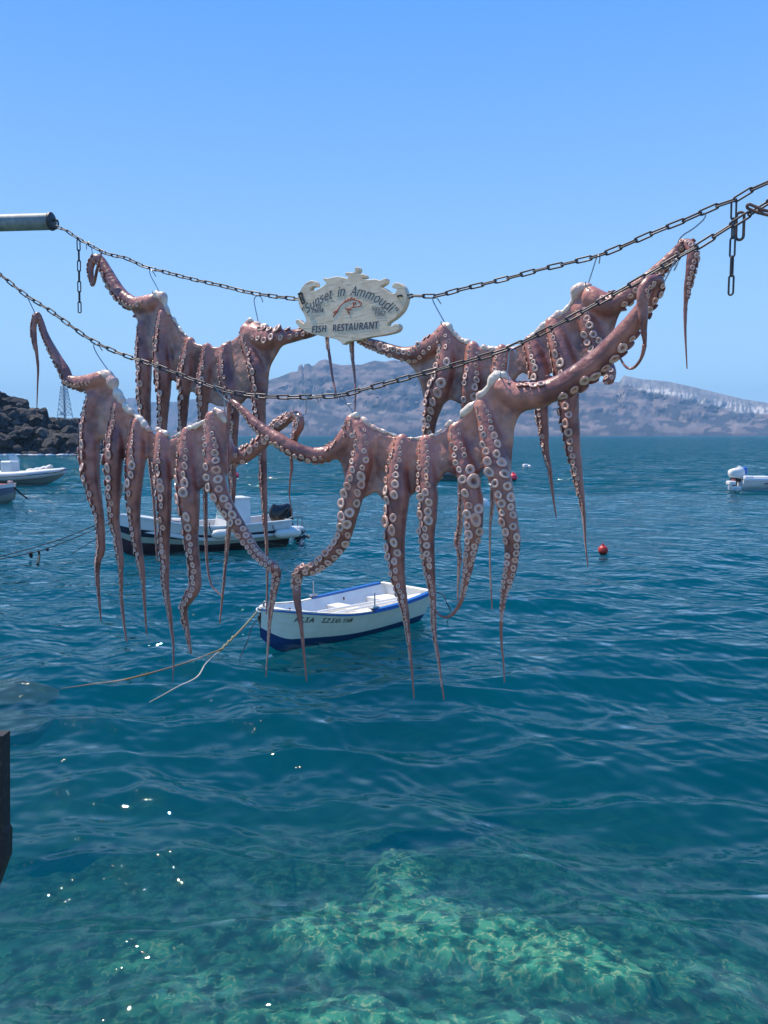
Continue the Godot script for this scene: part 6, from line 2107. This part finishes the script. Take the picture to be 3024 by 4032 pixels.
func build_headland() -> void:
	var root := Node3D.new()
	root.name = "lava_headland"
	add_child(root)
	tag(root, "dark lava boulder headland carrying the light tower", "", "", "structure")
	var lava := mat("lava", Color(1, 1, 1), 0.95)
	lava.albedo_texture = weed_tex(51, [Color(0.006, 0.007, 0.009), Color(0.018, 0.019, 0.022), Color(0.05, 0.048, 0.046), Color(0.14, 0.125, 0.11)], [0.0, 0.45, 0.66, 1.0], 512, 0.02)
	bump(lava, noise_tex(256, 0.02, 5, 0.0, 1.0, 52), 25.0)
	triplanar(lava, 0.22, true)
	var pale := mat("lava_pale", Color(1, 1, 1), 0.95)
	pale.albedo_texture = weed_tex(53, [Color(0.03, 0.03, 0.03), Color(0.085, 0.078, 0.07), Color(0.21, 0.18, 0.15)], [0.0, 0.5, 1.0], 256, 0.02)
	bump(pale, noise_tex(256, 0.02, 5, 0.0, 1.0, 54), 20.0)
	triplanar(pale, 0.3, true)
	# crest (pixel bearing against height) at about 138 m, foot at 128 m
	var crest := [[-500, 1400], [-250, 1470], [-100, 1525], [0, 1556], [30, 1585], [50, 1590], [95, 1590], [120, 1612], [180, 1622], [190, 1650], [225, 1655], [290, 1668], [330, 1678], [380, 1705], [420, 1735], [450, 1770], [470, 1800]]
	var f := FastNoiseLite.new()
	f.seed = 55
	f.frequency = 0.11
	f.fractal_octaves = 5
	var mb := MB.new()
	var nu := 150
	var nv := 40
	for a in nu + 1:
		var px := lerpf(-500.0, 470.0, float(a) / nu)
		for b in nv + 1:
			var t := float(b) / nv
			var d := 126.0 + 22.0 * t
			var top := maxf(-1.0, (1713.0 - interp(crest, px)) / FOCAL * 136.0 + 3.0)
			var s := sin(PI * minf(t, 0.5)) if t < 0.5 else cos(PI * (t - 0.5) * 0.9)
			var y := -0.8 + (top + 0.8) * pow(maxf(s, 0.0), 0.75)
			var x := (px - 1512.0) / FOCAL * d
			var nn := f.get_noise_3d(x, y * 1.5, -d)
			mb.add(Vector3(x + nn * 1.5, y + nn * 1.3 * smoothstep(-0.8, 1.5, y), -d + nn * 2.5), Vector3.UP)
	for a in nu:
		for b in nv:
			var k := a * (nv + 1) + b
			mb.quad(k, k + 1, k + nv + 2, k + nv + 1)
	mb.smooth()
	obj("rock_mass", mb.mesh(), lava, root)
	var shapes := []
	for k in 6: shapes.append(rock_mesh(300 + k * 7, 0.55, 3, [0.8, 0.65, 1.0, 0.7, 0.9, 0.75][k]))
	var r := RandomNumberGenerator.new()
	r.seed = 56
	for k in 250:
		var px := r.randf_range(-120.0, 455.0)
		var t := pow(r.randf(), 0.9) * 0.47
		var d := 126.0 + 22.0 * t
		var top := maxf(-1.0, (1713.0 - interp(crest, px)) / FOCAL * 136.0 + 3.0)
		var y := -0.8 + (top + 0.8) * pow(sin(PI * t), 0.75)
		var o := obj("boulder", shapes[r.randi() % 6], lava if r.randf() < 0.86 else pale, root)
		var s := r.randf_range(0.3, 1.0) if r.randf() < 0.82 else r.randf_range(1.1, 2.2)
		if top < 2.0: s *= 0.7
		o.transform = Transform3D(Basis.from_euler(Vector3(r.randf() * 6.0, r.randf() * 6.0, r.randf() * 6.0)).scaled(Vector3(s * r.randf_range(0.9, 1.5), s * r.randf_range(0.6, 0.9), s)), Vector3((px - 1512.0) / FOCAL * d, y - 0.1 * s, -d + 0.5))
	# broken surf along the foot
	var foam := MB.new()
	for k in 60:
		var px := r.randf_range(-100.0, 455.0)
		var d := 125.5 + r.randf_range(-2.4, 0.8)
		var x := (px - 1512.0) / FOCAL * d
		var w := r.randf_range(0.2, 1.1)
		foam.lathe(Transform3D(Basis.from_scale(Vector3(w, r.randf_range(0.05, 0.22), r.randf_range(0.2, 0.6))), Vector3(x, 0.03, -d)), [Vector2(0.0, -0.6), Vector2(0.8, -0.3), Vector2(1.0, 0.1), Vector2(0.6, 0.6), Vector2(0.0, 0.8)], 8)
	tag(obj("surf_foam", foam.mesh(), mat("foam", Color(0.75, 0.78, 0.78), 0.9)), "broken white surf along the foot of the lava rocks", "", "", "stuff")
	# light tower on its plinth
	var base := at(257, 1663, 133.0)
	var tower := thing("light_tower", Vector3(base.x, base.y - 0.6, base.z), "white steel lattice light tower on a stone plinth above the lava rocks", "tower")
	mb = MB.new()
	mb.box(Transform3D(Basis(Vector3.UP, 0.2), Vector3(0, 0.25, 0)), Vector3(2.2, 1.5, 2.2), Color.WHITE, 0.08)
	obj("plinth", mb.mesh(), pale, tower)
	var steel := mat("tower_paint", Color(0.55, 0.57, 0.58), 0.5)
	var H := 5.3
	var y0 := 1.0
	var wid := func(y: float) -> float: return lerpf(0.86, 0.34, y / H)
	var foot := []
	for s in [[1, 1], [1, -1], [-1, -1], [-1, 1]]: foot.append(Vector2(s[0], s[1]).rotated(0.3))
	for k in 4:
		mb = MB.new()
		var q: Vector2 = foot[k]
		mb.tube([Vector3(q.x * 0.86, y0, q.y * 0.86), Vector3(q.x * 0.34, y0 + H, q.y * 0.34)], [0.065, 0.055], 6)
		obj("leg", mb.mesh(), steel, tower)
	for k in 4:
		mb = MB.new()
		var qa: Vector2 = foot[k]
		var qb: Vector2 = foot[(k + 1) % 4]
		var y := 0.75
		var step := 0.95
		while y < H - 0.2:
			var y2 := minf(y + step, H)
			var w1: float = wid.call(y)
			var w2: float = wid.call(y2)
			for s in 2:
				var a: Vector2 = qa if s == 0 else qb
				var b: Vector2 = qb if s == 0 else qa
				mb.tube([Vector3(a.x * w1, y0 + y, a.y * w1), Vector3(b.x * w2, y0 + y2, b.y * w2)], [0.036, 0.036], 5)
			mb.tube([Vector3(qa.x * w1, y0 + y, qa.y * w1), Vector3(qb.x * w1, y0 + y, qb.y * w1)], [0.036, 0.036], 5)
			y = y2
			step *= 0.86
		obj("lattice_brace", mb.mesh(), steel, tower)
	mb = MB.new()
	mb.box(Transform3D(Basis(Vector3.UP, 0.3), Vector3(0, y0 + H, 0)), Vector3(0.95, 0.07, 0.95), Color.WHITE, 0.01)
	obj("platform", mb.mesh(), steel, tower)
	mb = MB.new()
	mb.box(Transform3D(Basis(Vector3.UP, 0.3), Vector3(-0.1, y0 + 0.95, 0.72)), Vector3(0.75, 0.45, 0.04), Color.WHITE, 0.005)
	obj("notice_plate", mb.mesh(), steel, tower)
	mb = MB.new()
	mb.tube([Vector3(0, y0, 0), Vector3(0, y0 + H, 0)], [0.06, 0.06], 6)
	obj("ladder_mast", mb.mesh(), mat("mast_dark", Color(0.05, 0.06, 0.07), 0.6), tower)
	mb = MB.new()
	mb.lathe(Transform3D(Basis(), Vector3(0, y0 + H, 0)), [Vector2(0.16, 0.03), Vector2(0.16, 0.35), Vector2(0.10, 0.45), Vector2(0.0, 0.48)], 12)
	obj("lamp", mb.mesh(), M["mast_dark"], tower)

func build_quay() -> void:
	# the sunlit quay under the photographer: they light the near side of everything
	var slab := mat("quay_stone", Color(1, 1, 1), 0.9)
	slab.albedo_texture = weed_tex(57, [Color(0.32, 0.285, 0.24), Color(0.42, 0.375, 0.315), Color(0.52, 0.47, 0.40)], [0.0, 0.5, 1.0], 256, 0.02)
	triplanar(slab, 0.5, true)
	var mb := MB.new()
	mb.box(Transform3D(Basis(), Vector3(1.0, 0.0, 4.2)), Vector3(16.0, 2.7, 7.0), Color.WHITE, 0.03)
	tag(obj("quay_pavement", mb.mesh(), slab), "pale sunlit stone quay where the photographer stands", "", "", "structure")
	# dark iron bracket at the quay edge
	var p := at(-60, 3150, 2.05)
	var br := thing("iron_bracket", p, "dark iron plate at the quay edge, cut by the picture side", "bracket")
	var iron := mat("iron_dark", Color(1, 1, 1), 0.7, 0.2)
	iron.albedo_texture = weed_tex(58, [Color(0.008, 0.009, 0.012), Color(0.02, 0.021, 0.024), Color(0.07, 0.055, 0.045)], [0.0, 0.7, 1.0], 256, 0.02)
	triplanar(iron, 6.0)
	mb = MB.new()
	var top := at(26, 2887, 2.05) - p
	var mid := at(27, 3255, 2.05) - p
	var low := at(36, 3272, 2.05) - p
	var low2 := at(35, 3372, 2.05) - p
	var end := at(-12, 3500, 2.05) - p
	var lft := -0.22
	var poly := [Vector3(lft, top.y, top.z), top, mid, low, low2, end, Vector3(lft, end.y, end.z)]
	for s in [1.0, -1.0]:
		for k in range(1, poly.size() - 1):
			mb.flat_tri(poly[0] + Vector3(0, 0, s * 0.02), poly[k] + Vector3(0, 0, s * 0.02), poly[k + 1] + Vector3(0, 0, s * 0.02), Vector3(0, 0, s))
	for k in poly.size():
		var a: Vector3 = poly[k]
		var b: Vector3 = poly[(k + 1) % poly.size()]
		mb.flat_quad(a + Vector3(0, 0, 0.02), b + Vector3(0, 0, 0.02), b - Vector3(0, 0, 0.02), a - Vector3(0, 0, 0.02), Vector3(b.y - a.y, a.x - b.x, 0) * -1.0)
	obj("plate", mb.mesh(), iron, br)
	mb = MB.new()
	mb.tube([Vector3(lft + 0.02, top.y + 0.1, top.z - 0.03), Vector3(lft + 0.02, end.y - 1.2, end.z - 0.03)], [0.035, 0.035], 10)
	obj("post", mb.mesh(), iron, br)

func build_submerged() -> void:
	var root_m := mat("drowned_rock", Color(1, 1, 1), 0.9)
	root_m.albedo_texture = weed_tex(59, [Color(0.02, 0.06, 0.035), Color(0.10, 0.22, 0.10), Color(0.42, 0.56, 0.26), Color(0.66, 0.76, 0.42)], [0.0, 0.40, 0.54, 0.8], 512, 0.016)
	bump(root_m, noise_tex(256, 0.02, 4, 0.0, 1.0, 60), 6.0)
	triplanar(root_m, 0.62, true)
	var dark := mat("weedy_rock", Color(1, 1, 1), 0.9)
	dark.albedo_texture = weed_tex(63, [Color(0.008, 0.016, 0.014), Color(0.02, 0.05, 0.03), Color(0.06, 0.14, 0.07)], [0.0, 0.6, 1.0], 256, 0.02)
	triplanar(dark, 0.8, true)
	var shapes := []
	for k in 5: shapes.append(rock_mesh(400 + k * 11, 0.30, 2, [0.55, 0.5, 0.6, 0.5, 0.65][k]))
	var list := [
		[20, 2690, -0.62, 0.8, 0.6, 1, "dark rock sunk where the brown mooring rope ends"],
		[30, 2800, -0.9, 0.8, 0.7, 1, "dark rock sunk in deeper water by the iron plate"],
	]
	for q in list:
		var p := on_level(q[0], q[1], q[2])
		var o := obj("drowned_rock", shapes[rng.randi() % 5], root_m if q[5] == 0 else dark)
		tag(o, q[6], "rock", "rocks under the water")
		o.transform = Transform3D(Basis(Vector3.UP, rng.randf() * 6.0).scaled(Vector3(q[3], q[4] * 0.8, q[3] * 0.8)), p - Vector3(0, q[4] * 0.30, 0))

func _ready() -> void:
	rng.seed = 7
	var cam := Camera3D.new()
	cam.name = "camera"
	add_child(cam)
	cam.position = EYE
	cam.rotation.x = PITCH
	cam.fov = 63.44
	cam.near = 0.05
	cam.far = 9000.0
	cam.current = true
	var we := WorldEnvironment.new()
	we.name = "sky"
	var e := Environment.new()
	e.background_mode = Environment.BG_SKY
	var sm := ProceduralSkyMaterial.new()
	sm.sky_top_color = Color(0.14, 0.505, 0.905)
	sm.sky_horizon_color = Color(0.72, 0.89, 0.985)
	sm.sky_curve = 0.225
	sm.ground_bottom_color = Color(0.08, 0.2, 0.3)
	sm.ground_horizon_color = Color(0.3, 0.45, 0.6)
	sm.sun_angle_max = 1.0
	var sky := Sky.new()
	sky.sky_material = sm
	e.sky = sky
	e.tonemap_mode = Environment.TONE_MAPPER_LINEAR
	e.tonemap_exposure = 1.25
	e.background_energy_multiplier = 1.0
	e.sdfgi_enabled = true
	e.ssao_enabled = true
	e.ssil_enabled = true
	e.fog_enabled = true
	e.fog_density = 0.00019
	e.fog_light_color = Color(0.64, 0.84, 1.0)
	e.volumetric_fog_enabled = true
	e.volumetric_fog_density = 0.0
	we.environment = e
	add_child(we)
	var sun := DirectionalLight3D.new()
	sun.name = "sun"
	sun.light_energy = 1.6
	sun.light_color = Color(1.0, 0.95, 0.87)
	sun.light_angular_distance = 0.5
	sun.shadow_enabled = true
	add_child(sun)
	sun.look_at_from_position(Vector3(-45, 85, -25), Vector3.ZERO, Vector3.UP)
	make_planes()
	build_water()
	build_seabed()
	build_reef()
	build_island()
	build_headland()
	build_quay()
	build_octopuses()
	build_rigging()
	build_dinghy()
	build_motorboat()
	build_far_boats()
	build_buoys()
	build_submerged()
